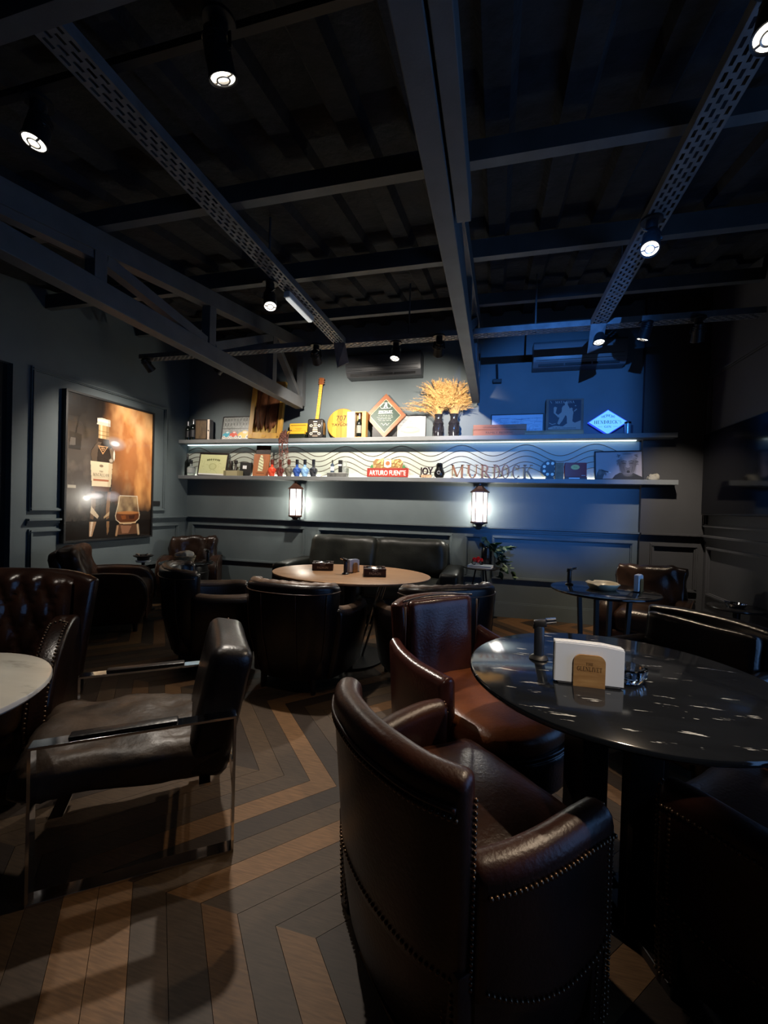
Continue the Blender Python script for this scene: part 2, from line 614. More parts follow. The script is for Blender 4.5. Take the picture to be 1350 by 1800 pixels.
def RX(a): return Matrix.Rotation(a, 3, 'X')
def RY(a): return Matrix.Rotation(a, 3, 'Y')
def RZ(a): return Matrix.Rotation(a, 3, 'Z')
def face(fx, fy): return math.atan2(-fx, fy)

# ================================================================== materials of the setting
M_WALL = mat('slate wall paint', (0.092, 0.114, 0.121), rough=0.62, bump=0.04, bscale=160, var=0.06, vscale=2.5)
M_COLUMN = mat('shade darkened column paint', (0.050, 0.048, 0.048), rough=0.65, bump=0.04, bscale=160, var=0.05, vscale=2.5)  # darker than the wall paint: missing light is put into the column's colour
M_RWALL = mat('charcoal side wall paint', (0.060, 0.058, 0.060), rough=0.6, bump=0.04, bscale=160, var=0.05, vscale=2.5)
M_CEIL = mat('black sprayed ceiling', (0.005, 0.006, 0.008), rough=0.9, bump=0.9, bscale=18, var=0.5, vscale=9)
M_STEEL = mat('grey painted steel', (0.062, 0.068, 0.073), rough=0.55, var=0.12, vscale=7, bump=0.05, bscale=90)
M_TRAY = mat('galvanised tray steel', (0.115, 0.12, 0.127), rough=0.5, metal=0.2, var=0.15, vscale=12)
M_BLACK = mat('matt black metal', (0.008, 0.008, 0.009), rough=0.45)
M_CHROME = mat('polished chrome', (0.72, 0.72, 0.74), rough=0.09, metal=1.0)
M_BRUSH = mat('brushed steel', (0.55, 0.55, 0.56), rough=0.25, metal=1.0)
M_SHELF = mat('grey shelf paint', (0.15, 0.158, 0.16), rough=0.5, var=0.05, vscale=5)
M_PANEL = mat('pale wave panel', (0.37, 0.40, 0.345), rough=0.6)
M_WAVE = mat('bronze wave line', (0.10, 0.072, 0.05), rough=0.4, metal=0.3)
M_LED = mat('led strip', (0.9, 0.9, 0.85), emit=(1.0, 0.97, 0.86), estr=POW['led'])
M_LENS = mat('lit lamp lens', (0.9, 0.9, 0.85), emit=(1.0, 0.93, 0.80), estr=5.0)
M_LENS2 = mat('lit lamp reflector', (0.9, 0.9, 0.85), emit=(1.0, 0.9, 0.75), estr=1.2)

XL, XR, YB, YF = -4.28, 2.12, 5.2, -2.6

# ------------------------------------------------------------------ floor with chevron planks
bm = B(); bx(bm, XL - .1, XR + .1, YF - .1, YB + .1, -0.12, -0.010)
floor = struct('floor', bm, mat('dark floor screed', (0.010, 0.008, 0.007), rough=0.7))
tones = [mat('plank tone brown', '#62472e', rough=0.55, spec=.3, var=0.35, vscale=5, stretch=(3, 30, 1), bump=0.10, bscale=120, color2='#4b3521'),
         mat('plank tone tan', '#6f5236', rough=0.55, spec=.3, var=0.35, vscale=5, stretch=(3, 30, 1), bump=0.10, bscale=120, color2='#573f28'),
         mat('plank tone grey', '#42352a', rough=0.55, spec=.3, var=0.35, vscale=5, stretch=(3, 30, 1), bump=0.10, bscale=120, color2='#33291f'),
         mat('plank tone dark', '#32271f', rough=0.55, spec=.3, var=0.35, vscale=5, stretch=(3, 30, 1), bump=0.10, bscale=120, color2='#261e18'),
         mat('plank tone umber', '#4b3b2b', rough=0.55, spec=.3, var=0.35, vscale=5, stretch=(3, 30, 1), bump=0.10, bscale=120, color2='#3a2d20')]
COLW, PIT, DX, Y0 = 0.644, 0.129, 0.592, 0.491
def plank_poly(k, x, slope):
    """parallelogram in column k whose lower edge starts at x; slope +1 or -1 along x"""
    y = Y0 + COLW * k
    g = 0.0010
    dx = DX * slope
    return [(x + g, y), (x + PIT - g, y), (x + PIT - g + dx, y + COLW), (x + g + dx, y + COLW)]
def clip_poly(poly, xa, xb, ya, yb):
    def half(P, f):
        out = []
        for i in range(len(P)):
            a, b2 = P[i], P[(i + 1) % len(P)]
            fa, fb = f(a), f(b2)
            if fa >= 0:
                out.append(a)
            if (fa >= 0) != (fb >= 0):
                t = fa / (fa - fb)
                out.append((a[0] + (b2[0] - a[0]) * t, a[1] + (b2[1] - a[1]) * t))
        return out
    for f in (lambda p: p[0] - xa, lambda p: xb - p[0], lambda p: p[1] - ya, lambda p: yb - p[1]):
        poly = half(poly, f)
        if len(poly) < 3:
            return []
    return poly
random.seed(5)
plank_mesh = {}
def get_plank(slope, t):
    key = (slope, t)
    if key not in plank_mesh:
        b_ = B()
        P = plank_poly(0, 0, slope)
        prism(b_, [(a, c - Y0) for a, c in P], -0.010, 0.0, 'Z')
        me = bpy.data.meshes.new('plank')
        b_.to_mesh(me); b_.free()
        me.materials.append(tones[t])
        plank_mesh[key] = me
    return plank_mesh[key]
rest = [B() for _ in tones]
n_plank = 0
zig_tone = {}
for z in range(-200, 200):
    zig_tone[z] = [0, 2, 1, 3, 0, 3, 4, 2, 1, 3, 4, 2][z % 12]
for k in range(-5, 8):
    slope = 1 if k % 2 else -1          # the columns zigzag
    y = Y0 + COLW * k
    base = -0.850 if slope == 1 else -0.774
    for i in range(-40, 40):
        x = base + i * PIT
        zig = i if slope == 1 else i - 4
        t = zig_tone[zig]
        if random.random() < 0.14:
            t = random.choice([4, 2, 0, 1])
        P = plank_poly(k, x, slope)
        cxm = sum(p[0] for p in P) / 4; cym = y + COLW / 2
        c = clip_poly(P, XL + .01, XR - .01, YF + .01, YB - .01)
        if len(c) < 3:
            continue
        whole = len(c) == 4 and all(abs(a[0] - b2[0]) + abs(a[1] - b2[1]) < 1e-6 for a, b2 in zip(sorted(c), sorted(P)))
        # camera footprint: between the two side rays of the frame
        inview = 0 <= k <= 5 and (-1.40 * cym - 0.3 < cxm < 0.62 * cym + 0.3)
        if whole and inview and n_plank < 290:
            o = bpy.data.objects.new('plank', get_plank(slope, t))
            COL.objects.link(o)
            o.parent = floor
            o.location = (x, y, 0)
            n_plank += 1
        else:
            prism(rest[t], c, -0.010, 0.0, 'Z')
for t, b_ in enumerate(rest):
    obj('planking', b_, tones[t], floor, kind='stuff')

# ------------------------------------------------------------------ ceiling (sloping sheet with ribs) 
def zc(y):
    return 3.075 + 0.149 * (max(y, 1.2) - 2.12)
bm = B()
ys = [YF - .1, 1.2, YB + .1]
prof = []
x = XL - .1
pitch = 0.34
while x < XR + .1:
    prof += [(x, 0.0), (x + .17, 0.0), (x + .20, -0.045), (x + .31, -0.045)]
    x += pitch
rows = []
for y in ys:
    rows.append([bm.verts.new((px, y, zc(y) + 0.05 + pz)) for px, pz in prof])
for A, Bq in zip(rows, rows[1:]):
    for k in range(len(prof) - 1):
        bm.faces.new((A[k], Bq[k], Bq[k + 1], A[k + 1]))
ceiling = struct('ceiling', bm, M_CEIL)
bm = B()
bx(bm, XL - .2, XR + .2, YF - .2, YB + .2, 3.75, 3.8)
obj('roof_deck', bm, M_CEIL, ceiling)

# ------------------------------------------------------------------ walls
HW = 3.75
bm = B(); bx(bm, XL, XR, YB, YB + .12, -.01, HW)
wall_back = struct('wall_back', bm, M_WALL)
bm = B()
bx(bm, XL - .12, XL, 2.90, YB + .12, -.01, HW)
bx(bm, XL - .12, XL, YF, 1.90, -.01, HW)
bx(bm, XL - .12, XL, 1.90, 2.90, 2.46, HW)
wall_left = struct('wall_left', bm, M_WALL)
WY0, WY1, WZ0, WZ1 = 0.1, 2.75, 0.22, 2.15
bm = B()
bx(bm, XR, XR + .12, WY1, YB + .12, -.01, HW)
bx(bm, XR, XR + .12, YF, WY0, -.01, HW)
bx(bm, XR, XR + .12, WY0, WY1, -.01, WZ0)
bx(bm, XR, XR + .12, WY0, WY1, WZ1, HW)
wall_right = struct('wall_right', bm, M_RWALL)
bm = B(); bx(bm, XL - .12, XR + .12, YF - .12, YF, -.01, HW)
wall_front = struct('wall_front', bm, M_WALL)
# street window in the right wall, beside the big marble table (outside the frame, seen in the leather's blue reflections)
bm = B()
for y0, y1, z0, z1 in ((WY0, WY0 + .05, WZ0, WZ1), (WY1 - .05, WY1, WZ0, WZ1), (WY0, WY1, WZ0, WZ0 + .05), (WY0, WY1, WZ1 - .05, WZ1), (.54, .59, WZ0, WZ1), (1.61, 1.66, WZ0, WZ1)):
    bx(bm, XR + .02, XR + .09, y0, y1, z0, z1)
window = struct('window_1', bm, M_BLACK)
bm = B(); bx(bm, XR + .055, XR + .065, WY0 + .05, WY1 - .05, WZ0 + .05, WZ1 - .05)
obj('pane', bm, mat('frosted dusk pane', (0.3, 0.4, 0.6), emit=(0.20, 0.45, 1.0), estr=POW['window']), window)

# dark doorway in the left wall
bm = B(); bx(bm, XL - .112, XL - .07, 1.90, 2.90, 0, 2.46)
door = struct('door_1', bm, mat('black door leaf', (0.004, 0.004, 0.005), rough=0.5))
bm = B()
cyl(bm, (XL - .07, 2.0, 1.0), (XL - .03, 2.0, 1.0), .012)
cyl(bm, (XL - .035, 1.99, 1.0), (XL - .035, 2.12, 1.0), .009)
obj('door_handle', bm, M_BRUSH, door)

# column at the right end of the back wall
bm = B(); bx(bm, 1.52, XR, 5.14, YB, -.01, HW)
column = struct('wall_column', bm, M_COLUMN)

# mouldings: raised picture-frame panels, dado rail, baseboards
def frame_mould(parent, plane, a0, a1, z0, z1, m_, w_=0.035, d=0.021, at=0.0, sgn=-1):
    """plane 'Y': frame on the wall y=at, spanning x a0..a1; plane 'X': on the wall x=at spanning y a0..a1"""
    b_ = B()
    for (p0, p1, q0, q1) in ((a0, a1, z0, z0 + w_), (a0, a1, z1 - w_, z1), (a0, a0 + w_, z0 + w_, z1 - w_), (a1 - w_, a1, z0 + w_, z1 - w_)):
        for k, (ins, dd) in enumerate(((0.0, d), (0.011, d * 1.7))):
            i2 = w_ * 0.28 if k else 0
            if abs(p1 - p0) > abs(q1 - q0):
                P = (p0 + (i2 if k else 0), p1 - (i2 if k else 0), q0 + i2, q1 - i2)
            else:
                P = (p0 + i2, p1 - i2, q0, q1)
            lo, hi = (at - .002, at + sgn * dd) 
            if plane == 'Y':
                bx(b_, P[0], P[1], lo, hi, P[2], P[3])
            else:
                bx(b_, lo, hi, P[0], P[1], P[2], P[3])
    return obj('panel_moulding', b_, m_, parent)
def rail(parent, plane, a0, a1, zt, m_, at, sgn=-1):
    b_ = B()
    for z0, z1, d in ((zt - .065, zt - .045, .014), (zt - .045, zt - .018, .026), (zt - .018, zt, .052)):
        lo, hi = at - sgn * -.002 * 0, at + sgn * d
        if plane == 'Y':
            bx(b_, a0, a1, lo, hi, z0, z1)
        else:
            bx(b_, lo, hi, a0, a1, z0, z1)
    return obj('dado_rail', b_, m_, parent)
for a0, a1 in ((-4.17, -2.42), (-2.24, -0.49), (-0.34, -0.13), (-0.02, 1.48)):
    frame_mould(wall_back, 'Y', a0, a1, 0.44, 0.955, M_WALL, at=YB)
rail(wall_back, 'Y', XL, 1.52, 1.055, M_WALL, YB)
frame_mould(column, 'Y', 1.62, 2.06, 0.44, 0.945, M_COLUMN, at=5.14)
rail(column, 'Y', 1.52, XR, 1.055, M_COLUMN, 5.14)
frame_mould(wall_left, 'X', 3.05, 4.76, 1.115, 2.49, M_WALL, at=XL, sgn=1)
frame_mould(wall_left, 'X', 3.05, 5.01, 0.42, 0.945, M_WALL, at=XL, sgn=1)
rail(wall_left, 'X', 3.03, 3.34, 1.045, M_WALL, XL, 1)
rail(wall_left, 'X', 4.52, 5.17, 1.045, M_WALL, XL, 1)
frame_mould(wall_right, 'X', 2.95, 5.10, 1.13, 2.70, M_RWALL, at=XR)
frame_mould(wall_right, 'X', 2.95, 5.02, 0.44, 0.945, M_RWALL, at=XR)
rail(wall_right, 'X', 2.85, 5.14, 1.055, M_RWALL, XR)
bm = B(); bx(bm, XL, 1.52, YB - .016, YB, 0, .16); bx(bm, XL, 1.52, YB - .010, YB, .16, .175)
struct('baseboard_back', bm, M_WALL)
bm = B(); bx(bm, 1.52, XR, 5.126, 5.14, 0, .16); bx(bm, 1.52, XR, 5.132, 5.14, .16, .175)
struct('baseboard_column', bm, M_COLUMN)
bm = B(); bx(bm, XL, XL + .016, 2.9, YB - .016, 0, .16); bx(bm, XL, XL + .010, 2.9, YB - .016, .16, .175)
struct('baseboard_left', bm, M_WALL)
bm = B(); bx(bm, XR - .016, XR, YF, 5.126, 0, .16); bx(bm, XR - .010, XR, YF, 5.126, .16, .175)
struct('baseboard_right', bm, M_RWALL)

# ------------------------------------------------------------------ shelves with the lit wave panel
SZU, SZL, SF = 2.105, 1.615, 5.005       # tops of the two shelves, front edge
bm = B(); bx(bm, XL + .001, 1.80, SF, 5.14, SZU - .05, SZU, bev=.003); bx(bm, XL + .001, 1.519, 5.139, YB - .001, SZU - .05, SZU)
upper_shelf = obj('wall_shelf', bm, M_SHELF)
tag(upper_shelf, 'upper grey wall shelf running above the pale wave panel', 'shelf')
bm = B(); bx(bm, XL + .001, 1.82, SF, 5.14, SZL - .05, SZL, bev=.003); bx(bm, XL + .001, 1.519, 5.139, YB - .001, SZL - .05, SZL)
lower_shelf = obj('wall_shelf', bm, M_SHELF)
tag(lower_shelf, 'lower grey wall shelf carrying the brass letters above the lanterns', 'shelf')
bm = B(); bx(bm, XL + .002, 1.50, 5.186, YB - .001, SZL + .001, SZU - .051)
panel = obj('wave_panel', bm, M_PANEL)
tag(panel, 'pale lit back panel with dark wavy lines between the two shelves', 'panel')
for j in range(5):
    b_ = B()
    pts = []
    x = XL + .03
    while x < 1.48:
        ph = 2 * PI * (x + 0.41) / 0.7375
        z = 1.955 - 0.066 * j + 0.065 * math.cos(ph)
        if z > SZL + .012:
            pts.append((x, 5.184, z))
        else:
            if len(pts) > 1:
                tube(b_, pts, 0.0038, seg=6)
            pts = []
        x += 0.025
    if len(pts) > 1:
        tube(b_, pts, 0.0038, seg=6)
    obj('wave_line', b_, M_WAVE, panel)
bm = B(); bx(bm, XL + .03, 1.46, 5.168, 5.182, SZL + .0005, SZL + .009)
tag(obj('led_strip', bm, M_LED), 'thin glowing light strip along the back of the lower shelf', 'light')
bm = B(); bx(bm, XL + .03, 1.46, 5.150, 5.170, SZU - .0585, SZU - .0505)
tag(obj('led_strip', bm, mat('cool led strip', (0.9, 0.9, 0.9), emit=(0.72, 0.92, 1.0), estr=2.6)), 'thin cool light strip under the back of the upper shelf', 'light')

# ------------------------------------------------------------------ roof trusses, purlins
def ztop(y):
    return 2.91 + 0.149 * (max(y, 1.2) - 2.12)     # top of the upper chord
def truss(x0, x1, label, y_first):
    t = thing('roof_truss', label, 'truss', ((x0 + x1) / 2, 4.98, 2.47), group=None)
    L = lambda p: (p[0] - (x0 + x1) / 2, p[1] - 4.98, p[2] - 2.47)
    w_ = x1 - x0
    b_ = B(); box(b_, L(((x0 + x1) / 2, (4.98 + YF) / 2, 2.54)), (w_, 4.98 - YF - .002, 0.14), bev=.004)
    obj('bottom_chord', b_, M_STEEL, t)
    b_ = B()
    xm = (x0 + x1) / 2
    bar(b_, L((xm, YF + .01, ztop(-2) - .065)), L((xm, 1.2, ztop(1.2) - .065)), w_ * .96, .13)
    bar(b_, L((xm, 1.2, ztop(1.2) - .065)), L((xm, 5.06, ztop(5.06) - .065)), w_ * .96, .13)
    obj('top_chord', b_, M_STEEL, t)
    ys_ = [4.27, 3.20, 2.12, 1.05, -.02, -1.09, -2.16]
    for i, y in enumerate(ys_):
        b_ = B(); box(b_, L((xm, y, (2.60 + ztop(y) - .12) / 2)), (w_ * .8, .085, ztop(y) - .12 - 2.60 + .02))
        obj('post', b_, M_STEEL, t)
    for i in range(len(ys_) - 1):
        ya, yb = ys_[i], ys_[i + 1]
        b_ = B()
        if i % 2 == 0:
            bar(b_, L((xm, ya - .05, ztop(ya) - .15)), L((xm, yb + .06, 2.625)), w_ * .7, .075)
        else:
            bar(b_, L((xm, ya - .06, 2.625)), L((xm, yb + .05, ztop(yb) - .15)), w_ * .7, .075)
        obj('brace', b_, M_STEEL, t)
    b_ = B(); bar(b_, L((xm, 4.33, ztop(4.3) - .16)), L((xm, 4.92, 2.63)), w_ * .7, .06)
    obj('brace', b_, M_STEEL, t)
    b_ = B(); box(b_, L((xm, 5.02, 2.83)), (w_ * .8, .10, .62))
    obj('end_post', b_, M_STEEL, t)
    return t, L
truss(-2.50, -2.40, 'grey steel roof truss on the left, above the brown armchairs', 1.0)
t, L = truss(-0.290, -0.205, 'grey steel roof truss in the middle, ending above the dried grass', 1.0)
b_ = B(); box(b_, L((-0.165, -.30, 2.535)), (.060, 4.3, .12), bev=.003)
obj('splice_plate', b_, M_STEEL, t)
for y, dp, lb in ((1.05, .12, 'grey purlin across the roof, nearest to the camera'), (2.12, .10, 'grey purlin across the roof, second from the camera'),
                  (3.20, .13, 'deep grey purlin across the middle of the roof'), (4.27, .10, 'grey purlin across the roof, nearest the shelf wall')):
    z0 = ztop(y) + .012
    b_ = B()
    bx(b_, XL + .002, XR - .002, y - .03, y - .022, z0, z0 + dp)
    bx(b_, XL + .002, XR - .002, y - .022, y + .03, z0, z0 + .008)
    bx(b_, XL + .002, XR - .002, y - .022, y + .03, z0 + dp - .008, z0 + dp)
    tag(obj('roof_purlin', b_, M_STEEL), lb, 'beam')

# ------------------------------------------------------------------ perforated cable trays
def tray(name_label, p0, p1, width, z):
    """p0,p1 (x,y); bottom plate with four staggered columns of slots and two side flanges"""
    p0 = Vector((*p0, z)); p1 = Vector((*p1, z))
    d = (p1 - p0); L_ = d.length; d.normalize()
    n = Vector((-d.y, d.x, 0))
    o = thing('cable_tray', name_label, 'cable tray', p0, math.atan2(d.y, d.x))
    b_ = B()
    cols = 4
    sw = 0.014
    gap = (width - cols * sw) / (cols + 1)
    T = .0025
    y = -width / 2
    for c in range(cols + 1):
        bx(b_, 0, L_, y, y + gap, 0, T)
        y += gap
        if c < cols:
            off = .03 if c % 2 else 0.0
            x = 0.0 - off
            while x < L_:
                a, e = max(0, x), min(L_, x + .022)
                if e > a:
                    bx(b_, a, e, y, y + sw, 0, T)
                x += .06
            y += sw
    plate = obj('perforated_plate', b_, M_TRAY, o)
    for s in (-1, 1):
        b_ = B(); bx(b_, 0, L_, s * width / 2 - .001, s * width / 2 + .001, 0, .05); bx(b_, 0, L_, s * width / 2, s * (width / 2 - .012), .048, .05)
        obj('flange', b_, M_TRAY, o)
    return o
TZ = 2.85
tl = tray('perforated cable tray running lengthwise on the left, with a tube light under it', (-1.53, 3.96), (-1.53, YF + .02), .12, TZ)
tr = tray('perforated cable tray running lengthwise on the right', (0.80, 3.96), (0.80, YF + .02), .12, TZ)
tc = tray('perforated cable tray running across the room before the shelf wall', (-3.95, 4.02), (2.0, 4.02), .11, TZ)
for o, x in ((tl, -1.53), (tr, 0.80)):
    # folded end plate hanging where the tray turns down
    s = -1 if x < 0 else 1
    b_ = B()
    P = [(0.02, .06, 0), (-.10, .06, -.15), (-.10, -.06, -.20), (0.02, -.06, 0)]
    vs = [b_.verts.new((p[0], p[1] , p[2])) for p in P] + [b_.verts.new((p[0] - .012, p[1], p[2] - .004)) for p in P]
    for q in ((0, 1, 2, 3), (7, 6, 5, 4), (0, 4, 5, 1), (1, 5, 6, 2), (2, 6, 7, 3), (3, 7, 4, 0)):
        b_.faces.new([vs[i] for i in q])
    obj('end_plate', b_, M_TRAY, o)
# ceiling track for the two big lamps between the trusses
b_ = B(); bx(b_, -2.398, -.292, 1.315, 1.345, 2.905, 2.935)
tag(obj('lighting_track', b_, M_BLACK), 'black lighting track between the trusses carrying the two large lamps', 'track')
# hanger rods
for x, y in ((0.30, 4.02), (-0.85, 4.02), (-1.53, 2.6), (0.80, 3.3)):
    b_ = B(); cyl(b_, (0, 0, 0), (0, 0, zc(y) + .04 - TZ), .008, seg=8)
    o = obj('hanger_rod', b_, M_STEEL); o.location = (x, y, TZ)
    tag(o, {0.30: 'thin rod hanging the cross tray right of the middle truss', -0.85: 'thin rod hanging the cross tray left of the middle truss',
            -1.53: 'thin rod hanging the left tray before its spotlight', 0.80: 'thin rod hanging the right tray'}[x], 'rod')
# tube light fixed under the left tray
t = thing('tube_light', 'white tube light fixed under the left cable tray', 'light', (-1.555, 3.12, TZ - .048))
b_ = B(); box(b_, (0, 0, .022), (.05, .44, .044), bev=.004)
obj('housing', b_, mat('white lamp housing', (0.55, 0.56, 0.55), rough=0.4), t)
b_ = B(); box(b_, (0, 0, -.006), (.034, .41, .014), bev=.005)
obj('tube_cover', b_, mat('unlit tube with faint glow', (0.6, 0.6, 0.58), rough=0.3, emit=(0.9, 0.92, 0.9), estr=0.45), t)  # tube is off; weak emission imitates the light falling on it

# ------------------------------------------------------------------ track spotlights
def orient(d):
    return Vector(d).normalized().to_track_quat('-Z', 'Y').to_matrix()
def spotlight(loc, target, label, power=0.0, angle=50, color=WARM, top=None, blend=0.5, lit=True, rad=0.045, barn=None, soft=.03, group=None):
    """loc = centre of the lens; target = point it is aimed at; top = height it hangs from"""
    loc = Vector(loc); d = (Vector(target) - loc).normalized()
    top = TZ - .0006 if top is None else top
    t = thing('track_spotlight', label, 'spotlight', loc, group=group)
    R = orient(d)
    def loc_bm(fn):
        b_ = B(); fn(b_); xform(b_, R.to_4x4()); return b_
    r = rad
    def housing(b_):
        lathe(b_, [(r * .93, .003), (r * 1.08, 0), (r * 1.08, .012), (r, .02), (r, .075), (r * .8, .10), (r * .72, .14), (r * .3, .15), (0, .15)], 24)
        for zf in (.085, .10, .115):
            lathe(b_, [(r * .75, zf), (r * .98, zf), (r * .98, zf + .004), (r * .75, zf + .004)], 20)
    obj('lamp_housing', loc_bm(housing), M_BLACK, t, smooth='auto')
    def lens(b_):
        lathe(b_, [(0, .012), (r * .90, .006), (r * .93, .010)], 24)
    obj('lens', loc_bm(lens), M_LENS if lit else mat('unlit lens', (0.05, .05, .05), rough=.1), t, smooth=True)
    def ring(b_):
        lathe(b_, [(r * .42, -.001), (r * .50, -.004), (r * .56, -.001), (r * .5, .01)], 20)
        bx(b_, -r * .9, -r * .5, -.004, .004, .002, .008); bx(b_, r * .5, r * .9, -.004, .004, .002, .008)
    obj('glare_ring', loc_bm(ring), M_BLACK if not lit else mat('lens ring', (0.35, 0.33, 0.3), rough=0.4, metal=0.6), t, smooth='auto')
    # yoke and mount
    b_ = B()
    h = top - loc.z
    piv = R @ Vector((0, 0, .07))
    for s in (-1, 1):
        side = R @ Vector((s * (r + .008), 0, .07))
        cyl(b_, R @ Vector((s * r * .8, 0, .07)), side, .006, seg=8)
        bar(b_, side, (piv.x + s * (r + .006) * .8, piv.y, h - .05), .012, .004)
    cyl(b_, (piv.x, piv.y, h - .055), (piv.x, piv.y, h), .03, seg=16)
    cyl(b_, (piv.x, piv.y, h - .012), (piv.x, piv.y, h), .055, seg=20)
    obj('bracket', b_, M_BLACK, t, smooth='auto')
    if barn:
        for nm, p in barn:
            b_ = B(); 
            box(b_, p[0], p[1]); xform(b_, R.to_4x4())
            obj('barn_door', b_, M_BLACK, t)
    if power > 0:
        l = bpy.data.lights.new('spot', 'SPOT')
        l.energy = power
        l.color = color
        l.spot_size = math.radians(angle)
        l.spot_blend = blend
        l.shadow_soft_size = soft
        lo = bpy.data.objects.new('spot_lamp', l)
        COL.objects.link(lo)
        lo.parent = t
        q = R.to_4x4()
        lo.matrix_local = Matrix.Translation(d * .03) @ q
    return t
# the spots seen in the photograph
spotlight((-0.96, 1.30, 2.72), (-0.75, 2.3, 0), 'bright large spotlight shining down high over the left side of the frame', POW['floor'], 55, WARM, top=2.905)
spotlight((-1.90, 1.35, 2.72), (-2.0, .95, 0.7), 'large spotlight at the far upper left above the quilted chair', POW['floor_left'], 74, NEUTRAL, top=2.905)
spotlight((-1.60, 2.75, 2.66), (-0.82, 1.80, 0.0), 'spotlight under the left cable tray in front of the tube light', POW['deep'], 52, NEUTRAL, blend=.8)
spotlight((0.76, 2.57, 2.67), (0.30, 1.5, 0.7), 'glowing spotlight under the right cable tray', POW['table'], 75, WARM)
spotlight((0.74, 1.50, 2.66), (0.25, 1.08, 0.5), 'spotlight on the right cable tray at the edge of the frame', POW['table'] * .9, 40, WARM)
spotlight((-1.78, 4.0, 2.69), (-1.95, 5.2, 1.95), 'spotlight on the cross tray, above the guitar shaped jug', POW['wall'], 112, NEUTRAL, blend=1.0)
spotlight((-0.98, 4.0, 2.68), (-1.15, 3.35, 0.6), 'spotlight on the cross tray, above the diamond plaque', POW['wall'] * .75, 70, NEUTRAL, blend=1.0)
spotlight((-0.56, 4.0, 2.70), (-0.85, 5.2, 2.05), 'black spotlight seen from behind on the cross tray beside the middle truss', POW['wall'], 100, NEUTRAL, blend=1.0)
spotlight((0.82, 4.0, 2.71), (0.85, 3.55, 0.7), 'spotlight at the lower end of the right cable tray', POW['wall_right'] * 1.7, 60, WARM)
spotlight((1.15, 4.0, 2.71), (0.45, 4.55, 0.0), 'spotlight on the cross tray, right of the lengthwise tray end', POW['wall_right'] * 3.4, 44, WARM)
spotlight((1.55, 4.0, 2.67), (1.82, 5.14, 0.85), 'rightmost spotlight on the cross tray beside the dark column', POW['wall_right'] * 3.0, 58, NEUTRAL, blend=1.0)
spotlight((-2.95, 4.0, 2.66), (-4.28, 3.90, 1.55), 'chrome lit spotlight on the cross tray left of the left truss', POW['picture'], 75, NEUTRAL, blend=.9)
spotlight((-3.80, 4.0, 2.72), (-3.6, 5.15, 1.7), 'leftmost spotlight on the cross tray, close to the left wall', POW['left_bay'], 85, NEUTRAL, blend=.9)
# unseen spots added for light: one brightens the napkins, one washes the wall blue
spotlight((0.80, -0.60, 2.67), (0.33, 1.48, 0.80), 'added narrow spotlight on the right tray behind the camera, brightening the napkins', POW['napkin'], 19, NEUTRAL, blend=.6)
spotlight((0.35, 0.55, 2.46), (0.60, 5.2, 2.02), 'added unseen blue spotlight with a barn door, washing the back wall', POW['blue'], 37, COOL, soft=.006, top=2.925,
          barn=(('a', ((.0245, 0, -.085), (.003, .12, .13))),), blend=0.55)  # barn door added to keep the blue off the column

# ================================================================== furniture
L_A = leather('worn chestnut leather', '#391c11', '#210f08', 0.36)
L_A2 = leather('worn chestnut seat leather', '#3b2013', '#22110a', 0.30)
L_C = leather('red brown leather', '#42231d', '#2c1613', 0.25)
L_Cs = leather('tan worn seat leather', '#7a4424', '#4e2814', 0.34)
L_D = leather('near black leather', '#16110f', '#0d0a0a', 0.27)
L_T = leather('dark tub chair leather', '#18100f', '#0e090a', 0.32)
L_Tt = leather('worn lamplit tub leather', '#6a5646', '#43332a', 0.42)  # wear, lightened further to imitate lamp light on the rolls
L_E = leather('club chair leather', '#32231b', '#1c130e', 0.27)
L_N = leather('brown club leather', '#3d2415', '#24140c', 0.38)
L_O = leather('quilted brown leather', '#2e1b12', '#1a0e0a', 0.28)
L_S = leather('black sofa leather', '#2b2c27', '#1c1d1a', 0.40)
L_Q = leather('distressed dark leather', '#191312', '#0c0a0b', 0.36)
L_Qs = mat('distressed brown seat leather', '#1e1711', rough=.45, var=.5, vscale=7, color2='#42352a', bump=.35, bscale=28)
M_NAIL = mat('bronze nail heads', (0.16, 0.10, 0.06), rough=0.3, metal=0.9)
M_PIPE = mat('leather piping', '#3b2a1f', rough=0.4)
M_LEG = mat('dark stained wood legs', (0.012, 0.008, 0.006), rough=0.35)

def mirror_x(pts):
    return [(-p[0],) + tuple(p[1:]) for p in pts]

